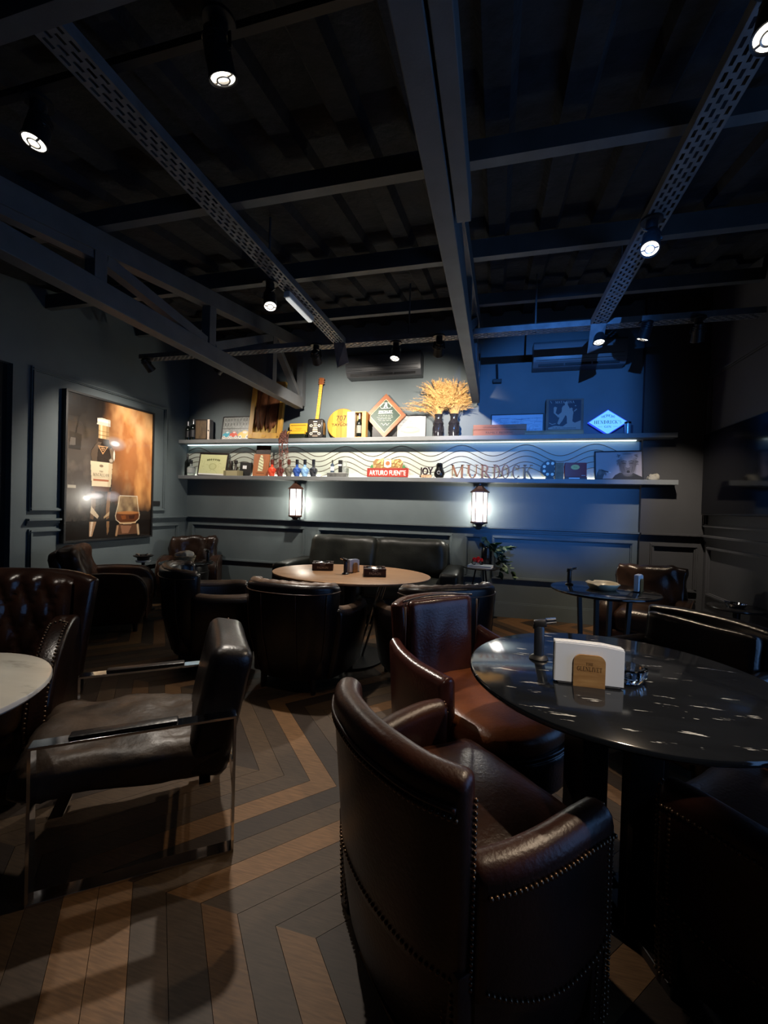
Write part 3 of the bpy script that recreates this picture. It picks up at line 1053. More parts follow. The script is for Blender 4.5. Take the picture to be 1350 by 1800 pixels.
def nail_chair(label, loc, f):
    """barrel armchair with rolled top, nail-head trim and leather-wrapped legs"""
    t = thing('nailhead_armchair', label, 'chair', (*loc, 0), face(*f), None)
    # back, travelling right -> left
    bp = [(.250, -.205, .25, .715, .080, .035), (.18, -.240, .25, .720, .080, .04), (.09, -.258, .25, .724, .080, .042), (0, -.265, .25, .725, .080, .042),
          (-.09, -.258, .25, .724, .080, .042), (-.18, -.240, .25, .720, .080, .04), (-.250, -.205, .25, .715, .080, .035)]
    b_ = B(); wall_sweep(b_, smooth_path(bp, 4), roundtop=.85, endround=.25)
    obj('backrest', b_, L_A, t, smooth='auto')
    b_ = B(); n0 = [(p[0], p[1]) for p in smooth_path(bp, 4)]
    def off(pts, o, z):
        out = []
        for i, p in enumerate(pts):
            a = pts[max(i - 1, 0)]; c = pts[min(i + 1, len(pts) - 1)]
            tt = Vector((c[0] - a[0], c[1] - a[1])).normalized()
            out.append((p[0] - tt.y * o, p[1] + tt.x * o, z(i / (len(pts) - 1))))
        return out
    rim = off(n0, .0425 + .036, lambda s: .655)
    tube(b_, rim, .006, seg=6)
    obj('piping', b_, L_A, t, smooth=True)
    nb = B()
    nails(nb, off(n0, .0425 + .034, lambda s: .635), .0132, .0058)
    nails(nb, off(n0, .0435, lambda s: .276), .0135, .0050)
    for s in (1, -1):
        ap = [(s * .262, -.19, .24, .518, .082, .0), (s * .288, -.11, .24, .526, .084, .0), (s * .305, -.01, .24, .538, .086, .0), (s * .310, .09, .24, .548, .086, .0), (s * .308, .165, .24, .546, .086, .0)]
        pth = smooth_path(list(reversed(ap)) if s > 0 else ap, 4)
        b_ = B(); wall_sweep(b_, pth, roundtop=.9, endround=.18)
        # arched lower edge
        for v in b_.verts:
            if v.co.z < .26:
                u = (v.co.y + .01) / .19
                v.co.z -= .055 * max(0, 1 - u * u)
        obj('armrest', b_, L_A, t, smooth='auto')
        sp = smooth_path(ap, 6)
        outer = [(p[0] + s * .0475, p[1], p[3] - .058) for p in sp]
        nails(nb, outer, .0128, .0060)
        nails(nb, [(p[0] + s * .0465, p[1], .268 - .055 * max(0, 1 - ((p[1] + .01) / .19) ** 2)) for p in sp], .0135, .0048)
        # front edge rows, two, down the leg
        for dx in (.010, .036):
            nails(nb, [(s * (.308 + .044 - (.036 - dx) * .2), .165 + .004 - (dx - .01) * .9, z) for z in (.49, .05)], .0135, .0048)
        nails(nb, [(s * (.288), .186, .50), (s * .308, .188, .532), (s * .332, .186, .50), (s * .334, .184, .26)], .0135, .0048)
        # rear corner rows
        for k in (0, 1):
            nails(nb, [(s * (.283 + .012 * k), -.215 + .045 * k, z) for z in (.655 if k == 0 else .46, .262)][:2], .0132, .0054)
        # wrapped legs
        for (lx, ly, nm) in ((.308, .150, 'leg'), (.250, -.215, 'leg')):
            b_ = B(); bx(b_, s * lx - .034, s * lx + .034, ly - .034, ly + .034, 0, .30, bev=.006)
            for v in b_.verts:
                k = 0.72 + .28 * min(1, v.co.z / .22)
                v.co.x = s * lx + (v.co.x - s * lx) * k; v.co.y = ly + (v.co.y - ly) * k
            obj(nm, b_, L_A, t, smooth='auto')
            for dx in (-.014, .014):
                if ly > 0:
                    nails(nb, [(s * (lx + .035), ly + dx, .25), (s * (lx + .026), ly + dx, .03)], .0140, .0042)
                else:
                    nails(nb, [(s * lx + dx, ly - .036, .25), (s * lx + dx, ly - .027, .03)], .0140, .0042)
    obj('nail_trim', nb, M_NAIL, t, smooth=True, kind='stuff')
    b_ = B()
    wall_sweep(b_, [(p[0], p[1] + .004, .035, .30, .066, .012) for p in smooth_path(bp, 4)], roundtop=.3, endround=.25)
    for s in (1, -1):
        ap = [(s * .250, -.19), (s * .279, -.11), (s * .296, -.01), (s * .300, .09), (s * .298, .160)]
        q = [(x, y, .035, .30, .066, .012) for x, y in smooth_path(ap, 4)]
        wall_sweep(b_, list(reversed(q)) if s > 0 else q, roundtop=.3, endround=.15)
    for v in b_.verts:
        if v.co.z < .2:
            k = .93 + .07 * v.co.z / .2
            v.co.x *= k; v.co.y *= k
    obj('skirt', b_, L_A, t, smooth='auto')
    b_ = B(); cushion(b_, (0, .005, .345), (.53, .50, .17), .05, 12, (.035, 0), .006, 7, seed=loc[0], fn=lambda p: Vector((p.x * (1 - .14 * max(0, -p.y / .3)), p.y, p.z)))
    obj('seat', b_, L_A2, t, smooth=True)
    b_ = B()
    prism(b_, [(-.25, -.24), (.25, -.24), (.285, .18), (.2, .23), (0, .25), (-.2, .23), (-.285, .18)], .225, .30, 'Z'); bevel_all(b_, .012, 2)
    obj('seat_frame', b_, L_A, t, smooth='auto')
    return t

nail_chair('brown nailhead armchair in the foreground, back turned to the camera', (-.071, 1.240), (.70, .714))
nail_chair('brown nailhead armchair at the lower right corner, only its arm in view', (.815, 1.394), (-.70, .714))

def tub_chair(label, loc, f, hb=.75, wide=.34, seed=0, seams=True):
    """barrel tub chair with high wrapped back, lower padded arms and short tapered legs"""
    t = thing('tub_chair', label, 'chair', (*loc, 0), face(*f))
    W = wide
    bp = [(W * .83, -.155, .10, hb - .022, .09, .02), (W * .77, -.225, .10, hb - .008, .09, .035), (W * .56, -.285, .10, hb, .09, .045), (W * .28, -.305, .10, hb + .003, .09, .05), (0, -.31, .10, hb + .004, .09, .05)]
    bp = bp + [(-p[0],) + p[1:] for p in reversed(bp[:-1])]
    sp = smooth_path(bp, 4)
    b_ = B(); wall_sweep(b_, sp, roundtop=.7, endround=.35)
    for v in b_.verts:          # body narrows to the floor
        k = 1 - .16 * max(0, (.42 - v.co.z) / .32) ** 1.2
        v.co.x *= k; v.co.y = v.co.y * k
    obj('backrest', b_, L_T, t, smooth='auto')
    # padded roll along the top, worn lighter and tinted as if lamplit, with cross seams
    b_ = B()
    pts = []
    n = len(sp)
    for i, p in enumerate(sp):
        a = sp[max(i - 1, 0)]; c = sp[min(i + 1, n - 1)]
        tt = Vector((c[0] - a[0], c[1] - a[1])).normalized()
        pts.append((p[0] - tt.y * p[5] * .9, p[1] + tt.x * p[5] * .9, p[3] - .022))
    tube(b_, pts, [.034 + .003 * math.sin(i * 2.1) for i in range(len(pts))], seg=10)
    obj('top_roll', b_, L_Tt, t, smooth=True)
    b_ = B()
    def outer(i, o, z):
        p = sp[i]; a = sp[max(i - 1, 0)]; c = sp[min(i + 1, n - 1)]
        tt = Vector((c[0] - a[0], c[1] - a[1])).normalized()
        ff = p[5] * (z - .1) / (p[3] - .1)
        q = Vector((p[0] - tt.y * (o + ff), p[1] + tt.x * (o + ff), z))
        k = 1 - .16 * max(0, (.42 - z) / .32) ** 1.2
        q.x *= k; q.y *= k
        return q
    for i in (int(n * .16), int(n * .36), int(n * .64), int(n * .84)):
        tube(b_, [outer(i, .0505, z) for z in (.12, .25, .4, .55, hb - .06)], .0028, seg=5)
    tube(b_, [outer(i, .0515, hb - .062) for i in range(n)], .004, seg=6)
    obj('piping', b_, M_PIPE, t, smooth=True)
    for s in (1, -1):
        ap = [(s * (W * .90), -.16, .10, .57, .10, .02), (s * (W * .99), -.05, .10, .555, .105, .02), (s * (W + .01), .12, .10, .545, .105, .015), (s * (W - .005), .24, .10, .545, .10, .01), (s * (W - .02), .30, .10, .535, .10, .01)]
        pth = smooth_path(list(reversed(ap)) if s > 0 else ap, 4)
        if s < 0:
            pth = [p[:5] + (p[5],) for p in pth]
        b_ = B(); wall_sweep(b_, pth, roundtop=.95, endround=.22)
        for v in b_.verts:
            k = 1 - .12 * max(0, (.42 - v.co.z) / .32) ** 1.2
            v.co.x *= k
        obj('armrest', b_, L_T, t, smooth='auto')
        b_ = B()
        q = smooth_path(ap, 6)
        tube(b_, [(p[0] + s * .052, p[1], p[3] - .060) for p in q], .0045, seg=6)
        obj('piping', b_, M_PIPE, t, smooth=True)
        b_ = B()
        tube(b_, [(p[0] + s * .012, p[1], p[3] - .030) for p in q], .042, seg=10)
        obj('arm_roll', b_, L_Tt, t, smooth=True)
        for (lx, ly) in ((W - .06, .25), (W - .13, -.24)):
            b_ = B(); cyl(b_, (s * lx, ly, 0), (s * (lx - .01), ly - .005 * (1 if ly > 0 else -1), .13), .016, .028, seg=8)
            obj('leg', b_, M_LEG, t, smooth='auto')
    b_ = B(); cushion(b_, (0, .03, .36), (2 * W - .10, .56, .16), .05, 10, (.03, 0), .004, 7, seed=seed)
    obj('seat', b_, L_T, t, smooth=True)
    b_ = B(); bx(b_, -W + .06, W - .06, -.26, .27, .11, .30, bev=.02)
    obj('seat_base', b_, L_T, t, smooth='auto')
    return t
tub_chair('dark tub chair with its back to the camera, in front of the oval wooden table', (-1.30, 2.84), (.05, 1), .745, .32, 1)
tub_chair('dark tub chair at the right end of the oval table, behind the red-brown armchair', (-.40, 3.07), (-.53, .85), .75, .335, 2)
tub_chair('black tub chair left of the oval table, its blue-lit arm towards the camera', (-2.19, 3.00), (.74, .67), .75, .32, 3)

def arm_chair(label, loc, f):
    """upright armchair with flat winged back, sloping arms and a bowed seat front"""
    t = thing('armchair', label, 'chair', (*loc, 0), face(*f))
    b_ = B()
    bp = [(.200, -.225, .20, .785, .075, .06), (.12, -.262, .20, .80, .08, .07), (0, -.272, .20, .805, .08, .07), (-.12, -.262, .20, .80, .08, .07), (-.200, -.225, .20, .785, .075, .06)]
    wall_sweep(b_, smooth_path(bp, 5), roundtop=.6, endround=.22)
    obj('backrest', b_, L_C, t, smooth='auto')
    b_ = B(); cushion(b_, (0, -.225, .60), (.39, .07, .40), .03, 12, (.0, 0), .004, 5, seed=2, rot=RX(.09), fn=lambda p: Vector((p.x, p.y + .012 * math.sin(p.x * 34 + p.z * 5) * max(0, .5 - abs(p.z) * 2) , p.z)))
    obj('back_cushion', b_, L_C, t, smooth=True)
    b_ = B()
    tube(b_, [(x, -.238 - .04 * (1 - (x / .22) ** 2), .797 + .01 * (1 - (x / .22) ** 2)) for x in [(-.22 + .044 * i) for i in range(11)]], .005, seg=6)
    for s in (1, -1):
        tube(b_, [(s * .225, -.205 + .0 * z, z) for z in (.55, .65, .78)], .005, seg=6)
    obj('piping', b_, M_PIPE, t, smooth=True)
    for s in (1, -1):
        ap = [(s * .238, -.22, .18, .635, .06, .03), (s * .250, -.14, .18, .612, .068, .03), (s * .258, -.02, .18, .595, .074, .025), (s * .258, .08, .18, .592, .078, .02), (s * .254, .165, .18, .588, .078, .015)]
        pth = smooth_path(list(reversed(ap)) if s > 0 else ap, 4)
        b_ = B(); wall_sweep(b_, pth, roundtop=.95, endround=.15)
        obj('armrest', b_, L_C, t, smooth='auto')
        b_ = B()
        q = smooth_path(ap, 6)
        tube(b_, [(p[0] + s * (p[4] / 2 + .01), p[1], p[3] - .042) for p in q], .0035, seg=6)
        obj('piping', b_, M_PIPE, t, smooth=True)
        for lx, ly in ((.215, .19), (.20, -.20)):
            b_ = B(); bx(b_, s * lx - .022, s * lx + .022, ly - .022, ly + .022, 0, .24, bev=.003)
            for v in b_.verts:
                k = .8 + .2 * v.co.z / .24
                v.co.x = s * lx + (v.co.x - s * lx) * k; v.co.y = ly + (v.co.y - ly) * k
            obj('leg', b_, M_LEG, t)
    b_ = B()
    def bow(p):
        k = max(0, (p.y + .05) / .3)
        return Vector((p.x * (1 - .12 * max(0, k - .6)), p.y + .085 * k * (1 - (p.x / .27) ** 2), p.z))
    cushion(b_, (0, .05, .375), (.50, .58, .11), .05, 12, (.025, 0), .005, 6, seed=4, fn=bow)
    obj('seat', b_, L_Cs, t, smooth=True)
    b_ = B()
    cushion(b_, (0, .06, .27), (.515, .60, .16), .03, 10, (0, 0), fn=bow)
    obj('seat_front', b_, leather('dark seat rail leather', '#1e1012', '#130a0c', 0.28), t, smooth=True)
    b_ = B()
    for zz in (.335, .35):
        tube(b_, [(x, .345 + .095 * (1 - (x / .27) ** 2) + .008, zz) for x in [(-.23 + .046 * i) for i in range(11)]], .006, seg=6)
    obj('welt', b_, leather('dark seat rail leather', '#1e1012', '#130a0c', 0.28), t, smooth=True)
    return t
arm_chair('red-brown leather armchair with upright back at the black marble table', (-.09, 1.99), (.71, -.70))

def panel_chair(label, loc, f):
    t = thing('low_armchair', label, 'chair', (*loc, 0), face(*f))
    b_ = B()
    bp = [(.30, -.24, .12, .705, .085, .06), (.15, -.27, .12, .715, .09, .065), (0, -.278, .12, .718, .09, .065), (-.15, -.27, .12, .715, .09, .065), (-.30, -.24, .12, .705, .085, .06)]
    wall_sweep(b_, smooth_path(bp, 5), roundtop=.5, endround=.2)
    obj('backrest', b_, L_D, t, smooth='auto')
    b_ = B(); cushion(b_, (0, -.205, .53), (.56, .07, .31), .03, 12, (0, 0), .006, 5, seed=7, rot=RX(.1))
    obj('back_cushion', b_, L_D, t, smooth=True)
    for s in (1, -1):
        b_ = B()
        ap = [(s * .315, -.22, .12, .53, .08, .0), (s * .325, 0, .12, .53, .085, .0), (s * .322, .25, .12, .525, .085, .0)]
        wall_sweep(b_, smooth_path(list(reversed(ap)) if s > 0 else ap, 5), roundtop=.8, endround=.2)
        obj('armrest', b_, L_D, t, smooth='auto')
        for ly in (.22, -.22):
            b_ = B(); cyl(b_, (s * .28, ly, 0), (s * .28, ly, .14), .016, .024, seg=8)
            obj('leg', b_, M_LEG, t)
    b_ = B(); cushion(b_, (0, .05, .34), (.58, .56, .18), .05, 10, (.03, 0), .004, 6)
    obj('seat', b_, L_D, t, smooth=True)
    b_ = B(); bx(b_, -.28, .28, -.22, .27, .13, .27, bev=.02)
    obj('seat_base', b_, L_D, t, smooth='auto')
    return t
panel_chair('near black low leather armchair on the far side of the black marble table', (.90, 2.50), (-.80, -.60))

def club_chair(label, loc, f, m_, ms, w_=.66, depth=.70, hb=.80, ha=.55, pillow=True, seed=0, lean=.16):
    """deep club chair: rounded slab arms, loose wrinkled back pillow, thick seat cushion"""
    t = thing('club_chair', label, 'chair', (*loc, 0), face(*f))
    at = .12
    for s in (1, -1):
        b_ = B()
        prof = []
        d0, d1 = -depth / 2, depth / 2
        for a in range(0, 91, 15):                       # rounded top front
            prof.append((d1 - .02 - .17 + .17 * math.sin(math.radians(90 - a)) , ha - .17 + .17 * math.sin(math.radians(a)) if a else ha - .17))
        prof = [(d1 - .07, .08), (d1 - .03, .2), (d1 - .015, .30)] + prof + [(0, ha + .012), (d0 + .1, ha), (d0 + .02, ha - .03), (d0 + .05, .08)]
        prism(b_, prof, s * (w_ / 2 - at), s * w_ / 2, 'X')
        bevel_all(b_, .028, 3, 40)
        obj('armrest', b_, m_, t, smooth='auto')
        b_ = B()
        tube(b_, [(s * (w_ / 2 - .004), p[0], p[1]) for p in smooth_path(prof[1:-1], 3)], .005, seg=6)
        obj('piping', b_, M_PIPE, t, smooth=True)
        for ly in (d0 + .1, d1 - .12):
            b_ = B(); cyl(b_, (s * (w_ / 2 - .07), ly, 0), (s * (w_ / 2 - .07), ly, .10), .02, .028, seg=8)
            obj('leg', b_, M_LEG, t)
    iw = w_ - 2 * at
    b_ = B(); cushion(b_, (0, -depth / 2 + .07, .08 + (hb - .10) / 2), (iw + .10, .12, hb - .14), .05, 8, rot=RX(lean))
    obj('backrest', b_, m_, t, smooth=True)
    b_ = B()
    cushion(b_, (0, -depth / 2 + .145, hb - .235), (iw + .14, .17, .46), .065, 24, (0, 0), .034, 5.0, seed=seed, rot=RX(lean + .05))
    obj('back_pillow', b_, ms, t, smooth=True)
    b_ = B(); cushion(b_, (0, .07, .345), (iw, depth - .20, .19), .06, 12, (.03, 0), .008, 6, seed=seed + 3)
    obj('seat', b_, ms, t, smooth=True)
    b_ = B(); bx(b_, -iw / 2, iw / 2, -depth / 2 + .05, depth / 2 - .03, .09, .27, bev=.02)
    obj('seat_base', b_, m_, t, smooth='auto')
    return t
club_chair('brown wrinkled club chair in the far left corner behind the marble table', (-3.77, 4.68), (.50, -.87), L_N, L_E, .70, .66, .80, .54, seed=1)
club_chair('brown club chair with rounded arms seen from its side below the bottle picture', (-3.665, 3.38), (.80, .60), L_N, L_N, .68, .78, .80, .55, seed=5, lean=.22)
club_chair('brown wrinkled club chair in the far right corner behind the small marble table', (1.30, 4.16), (-.42, -.91), L_E, L_E, .66, .66, .80, .52, seed=9)

def quilted_chair(label, loc, f):
    t = thing('quilted_chair', label, 'chair', (*loc, 0), face(*f))
    W, H0, H1 = .43, .40, .87
    # quilted back panel
    b_ = B()
    nx, nz = 64, 44
    rows = []
    for j in range(nz + 1):
        v = j / nz
        r = []
        for i in range(nx + 1):
            u = i / nx * 2 - 1
            x = u * W; z = H0 + (H1 - H0) * v
            topd = .05 * (abs(u) ** 4)
            z -= topd * v
            a = (x / .098 + z / .27) ; c = (x / .098 - z / .27)
            q = abs(math.sin(PI * a)) * abs(math.sin(PI * c))
            edge = min(1, (1 - abs(u)) / .12) * min(1, (1 - v) / .10)
            edge = max(0, edge)
            y = -.235 + .035 * (q ** .55) * edge + .10 * abs(u) ** 2.4 - .10 * v + .03 * math.sin(PI * v) * 0
            if v > .93:
                y -= .03 * ((v - .93) / .07) ** 2
            r.append(b_.verts.new((x, y, z)))
        rows.append(r)
    for j in range(nz):
        for i in range(nx):
            b_.faces.new((rows[j][i], rows[j][i + 1], rows[j + 1][i + 1], rows[j + 1][i]))
    obj('quilted_back', b_, L_O, t, smooth=True)
    b_ = B()
    sh = []
    for j in range(nz + 1):
        pass
    bp = [(W + .01, -.17, .12, H1 - .045, .07, .13), (W * .7, -.25, .12, H1 - .005, .08, .12), (0, -.285, .12, H1 + .005, .08, .11), (-W * .7, -.25, .12, H1 - .005, .08, .12), (-W - .01, -.17, .12, H1 - .045, .07, .13)]
    wall_sweep(b_, smooth_path(bp, 6), roundtop=.8, endround=.3)
    obj('back_shell', b_, L_O, t, smooth='auto')
    nb = B()
    for s in (1, -1):
        b_ = B()
        prof = [(.27, .10), (.29, .30), (.20, .50), (.05, .615), (-.10, .66), (-.22, .64), (-.22, .10)]
        prism(b_, smooth_path(prof[:6], 4) + [prof[6]], s * (W - .055), s * (W + .045), 'X')
        bevel_all(b_, .022, 3, 40)
        obj('armrest', b_, L_O, t, smooth='auto')
        for o in (-.036, .028):
            nails(nb, [(s * (W + o), y + .006, z + .002) for y, z in smooth_path([(.275, .12), (.297, .30), (.207, .505), (.055, .622), (-.02, .648)], 4)], .018, .0062)
        nails(nb, [(s * (W - .036), -.02, .648), (s * W - s * .005, -.045, .656), (s * (W + .028), -.02, .648)], .018, .0062)
        for ly in (.22, -.2):
            b_ = B(); cyl(b_, (s * (W - .03), ly, 0), (s * (W - .03), ly, .13), .018, .026, seg=8)
            obj('leg', b_, M_LEG, t)
    obj('nail_trim', nb, M_NAIL, t, smooth=True, kind='stuff')
    b_ = B()
    def quilt(p):
        a = p.x / .10 + p.y / .10; c = p.x / .10 - p.y / .10
        q = abs(math.sin(PI * a * .5)) * abs(math.sin(PI * c * .5))
        return Vector((p.x, p.y, p.z + (.022 * q ** .6 if p.z > .0 else 0)))
    cushion(b_, (0, .06, .355), (2 * W - .11, .56, .16), .06, 30, (.02, 0), fn=quilt)
    obj('seat', b_, leather('quilted seat leather', '#4a331c', '#2c1c10', 0.34), t, smooth=True)
    b_ = B(); bx(b_, -W + .05, W - .05, -.22, .28, .11, .29, bev=.02)
    obj('seat_base', b_, L_O, t, smooth='auto')
    return t
quilted_chair('brown diamond quilted armchair at the left edge behind the white round table', (-2.33, 1.30), (.62, -.785))

def chrome_chair(label, corner, f):
    """low lounge chair: flat-bar chrome side loops, slung cushions. corner = near rear floor corner (right rear)"""
    F = Vector(f).normalized(); R = Vector((F.y, -F.x))
    Lh, Wd = .60, .57
    # near side is the chair's left when it faces away to the left-front; the corner given is rear, near the camera
    o = Vector(corner) + F * (Lh / 2) + R * (Wd / 2)
    t = thing('lounge_chair', label, 'chair', (o.x, o.y, 0), face(*f))
    z1 = .49
    bw, bt = .050, .009
    y0, y1 = -Lh / 2, Lh / 2
    for s in (1, -1):
        x = s * Wd / 2
        b_ = B()
        bx(b_, x - bw / 2, x + bw / 2, y0, y1, z1 - bt, z1, bev=.001)
        bx(b_, x - bw / 2, x + bw / 2, y0, y1, 0, bt, bev=.001)
        bx(b_, x - bw / 2, x + bw / 2, y0, y0 + bt, bt, z1 - bt)
        bx(b_, x - bw / 2, x + bw / 2, y1 - bt, y1, bt, z1 - bt)
        obj('side_frame', b_, M_CHROME, t)
        b_ = B(); bx(b_, x - bw * .42, x + bw * .42, y0 + .19, y1 - .10, z1, z1 + .014, bev=.005)
        obj('arm_pad', b_, L_Q, t, smooth='auto')
    b_ = B()
    for y, z in ((y0 + .10, .235), (y1 - .06, .225)):
        bx(b_, -Wd / 2 + bw / 2, Wd / 2 - bw / 2, y - .019, y + .019, z - .004, z + .004)
    bx(b_, -Wd / 2 + bw / 2, Wd / 2 - bw / 2, y0, y0 + .008, .27, .31)
    bx(b_, -Wd / 2 + bw / 2 - .02, Wd / 2 - bw / 2 + .02, y0 + .004, y0 + .010, .225, .245)
    obj('cross_bar', b_, M_CHROME, t)
    b_ = B()
    cushion(b_, (0, .045, .326), (Wd - .055, Lh + .06, .125), .045, 22, (.025, 0), .020, 8, seed=11, rot=RX(.05))
    obj('seat', b_, L_Qs, t, smooth=True)
    b_ = B()
    cushion(b_, (0, y0 + .055, .475), (Wd - .05, .155, .47), .045, 12, (0.01, 0), .005, 7, seed=13, rot=RX(.20))
    obj('backrest', b_, L_Q, t, smooth=True)
    b_ = B()
    xx = [(-(Wd - .05) / 2 + .03) + (Wd - .11) * i / 10 for i in range(11)]
    tube(b_, [(x, y0 + .005, .703 + .004 * (1 - (x / .26) ** 2)) for x in xx], .004, seg=6)
    obj('seam', b_, M_PIPE, t, smooth=True)
    return t
chrome_chair('low dark leather lounge chair with chrome bar frame beside the white table', (-.885, 1.355), (-.79, -.61))

# ------------------------------------------------------------------ sofa
def sofa():
    t = thing('sofa', 'black two seat leather sofa against the back wall between the lanterns', 'sofa', (-1.37, 4.70, 0))
    X0, X1 = -1.02, 1.04
    for s, x in ((-1, X0), (1, X1)):
        b_ = B()
        cushion(b_, (x - s * .10, -.01, .345), (.20, .86, .50), .035, 8, (.012, 0), .003, 5)
        obj('armrest', b_, L_S, t, smooth=True)
        for y in (-.36, .36):
            b_ = B(); cyl(b_, (x - s * .1, y, 0), (x - s * .1, y, .11), .02, .025, seg=8)
            obj('leg', b_, M_LEG, t)
    b_ = B(); bx(b_, X0 + .19, X1 - .19, -.38, .40, .10, .30, bev=.02)
    obj('base', b_, L_S, t, smooth='auto')
    b_ = B(); cushion(b_, (.01, .37, .48), (X1 - X0 - .36, .15, .74), .05, 8, rot=RX(-.08))
    obj('back_frame', b_, L_S, t, smooth=True)
    m = (X0 + X1) / 2
    wd = (X1 - X0 - .40) / 2
    for k, c in enumerate((m - wd / 2, m + wd / 2)):
        b_ = B(); cushion(b_, (c, -.03, .37), (wd - .006, .74, .18), .05, 10, (.025, 0), .004, 5, seed=k)
        obj('seat_cushion', b_, L_S, t, smooth=True)
        b_ = B(); cushion(b_, (c, .215, .665), (wd + .03 , .24, .46), .10, 20, (0, 0), .016, 4.5, seed=k + 2, rot=RX(-.16))
        obj('back_cushion', b_, L_S, t, smooth=True)
        b_ = B()
        for sx in (-1, 1):
            tube(b_, [(c + sx * (wd / 2 - .005), .10 + .055 * i, .47 + .105 * i) for i in range(4)], .004, seg=6)
        obj('piping', b_, M_PIPE, t, smooth=True)
    return t
sofa()

# ================================================================== tables
def marble(name, base, vein, scale, stretch, lo=.62, hi=.66, rough=.09):
    if name in MATS:
        return MATS[name]
    m = bpy.data.materials.new(name); m.use_nodes = True
    nt = m.node_tree; b = nt.nodes['Principled BSDF']
    tc = nt.nodes.new('ShaderNodeTexCoord'); mp = nt.nodes.new('ShaderNodeMapping')
    mp.inputs['Scale'].default_value = stretch
    mp.inputs['Rotation'].default_value = (0, 0, .12)
    nt.links.new(tc.outputs['Object'], mp.inputs[0])
    n = nt.nodes.new('ShaderNodeTexNoise'); n.inputs['Scale'].default_value = scale; n.inputs['Detail'].default_value = 8; n.inputs['Roughness'].default_value = .62
    nt.links.new(mp.outputs[0], n.inputs['Vector'])
    r = nt.nodes.new('ShaderNodeValToRGB')
    r.color_ramp.elements[0].position = lo; r.color_ramp.elements[0].color = (0, 0, 0, 1)
    r.color_ramp.elements[1].position = hi; r.color_ramp.elements[1].color = (1, 1, 1, 1)
    nt.links.new(n.outputs['Fac'], r.inputs[0])
    n2 = nt.nodes.new('ShaderNodeTexNoise'); n2.inputs['Scale'].default_value = 3.0; n2.inputs['Detail'].default_value = 5
    nt.links.new(mp.outputs[0], n2.inputs['Vector'])
    r2 = nt.nodes.new('ShaderNodeValToRGB')
    bl = lin(base)
    r2.color_ramp.elements[0].color = (*[x * .7 for x in bl], 1); r2.color_ramp.elements[1].color = (*[min(1, x * 1.35) for x in bl], 1)
    nt.links.new(n2.outputs['Fac'], r2.inputs[0])
    mx = nt.nodes.new('ShaderNodeMix'); mx.data_type = 'RGBA'
    nt.links.new(r.outputs[0], mx.inputs[0]); nt.links.new(r2.outputs[0], mx.inputs[6]); mx.inputs[7].default_value = (*lin(vein), 1)
    nt.links.new(mx.outputs[2], b.inputs['Base Color'])
    b.inputs['Roughness'].default_value = rough
    b.inputs['Specular IOR Level'].default_value = .6
    MATS[name] = m
    return m
M_BMARB = marble('black streaked marble', '#15171a', '#b9b9b4', 3.4, (2.2, 15.0, 3.0), .64, .67)
M_WMARB = marble('white veined marble', '#cfcabb', '#8f8a7e', 2.4, (1, 3.5, 1), .60, .72, .2)

def disc_top(r, zt, th, lip=.006, seg=72, sx=1.0, sy=1.0, z0=0):
    b_ = B()
    lathe(b_, [(0, zt - th), (r - lip * 2.5, zt - th), (r - lip, zt - th + lip * .5), (r, zt - th + lip * 1.6), (r, zt - lip), (r - lip * .4, zt - lip * .3), (r - lip * 1.2, zt), (0, zt)], seg, (0, 0, z0), sx, sy)
    return b_

# big black marble table, slab pedestal
TX, TY, TH = .408, 1.548, .72
big = thing('round_table', 'large round black marble table with white streaks at the right front', 'table', (TX, TY, 0), 0.0)
obj('table_top', disc_top(.477, TH, .022), M_BMARB, big, smooth='auto')
for a in (20, 110, 200, 290):
    b_ = B()
    ca, sa = math.cos(math.radians(a)), math.sin(math.radians(a))
    box(b_, (.13 * ca, .13 * sa, (TH - .022 + .03) / 2), (.11, .035, TH - .022 - .03), rot=RZ(math.radians(a + 90)), bev=.003)
    obj('leg', b_, M_LEG, big)
for a in (20, 110, 200, 290):
    ca, sa = math.cos(math.radians(a)), math.sin(math.radians(a))
    b_ = B(); box(b_, (.165 * ca, .165 * sa, .015), (.29, .08, .03), rot=RZ(math.radians(a)), bev=.004)
    obj('foot', b_, M_LEG, big)

# small black marble table, right
def small_table(label, x, y, h, r, rot=0.0, m_=M_BMARB, group=None):
    t = thing('side_table', label, 'table', (x, y, 0), rot)
    obj('table_top', disc_top(r, h, .018, .005, 64), m_, t, smooth='auto')
    for a in (45, 135, 225, 315):
        ca, sa = math.cos(math.radians(a)), math.sin(math.radians(a))
        b_ = B()
        pts = [(.17 * ca, .17 * sa, h - .018), (.15 * ca, .15 * sa, .30), (.15 * ca, .15 * sa, .22), (.26 * ca, .26 * sa, .0)]
        for p0, p1 in zip(pts, pts[1:]):
            bar(b_, p0, p1, .026, .026)
        obj('leg', b_, M_BLACK, t)
    b_ = B()
    lathe(b_, [(.14, .25), (.165, .25), (.165, .27), (.14, .27), (.14, .25)], 32)
    obj('ring', b_, M_BLACK, t, smooth='auto')
    return t
small_table('small round black marble table with thin iron legs in front of the right corner chair', .78, 3.38, .70, .36, .3)
t = thing('round_table', 'small round dark drum table by the far left corner, holding the basket', 'table', (-3.36, 4.10, 0))
obj('table_top', disc_top(.285, .565, .018, .005, 56), M_BMARB, t, smooth='auto')
b_ = B(); lathe(b_, [(0, 0), (.15, 0), (.17, .02), (.225, .25), (.235, .45), (.215, .545), (0, .546)], 48)
obj('drum', b_, leather('drum leather', '#1b1210', '#100b0b', .35), t, smooth='auto')
b_ = B(); tube(b_, [(.236 * math.cos(a), .236 * math.sin(a), .46) for a in [2 * PI * i / 48 for i in range(48)]], .005, seg=6, closed=True)
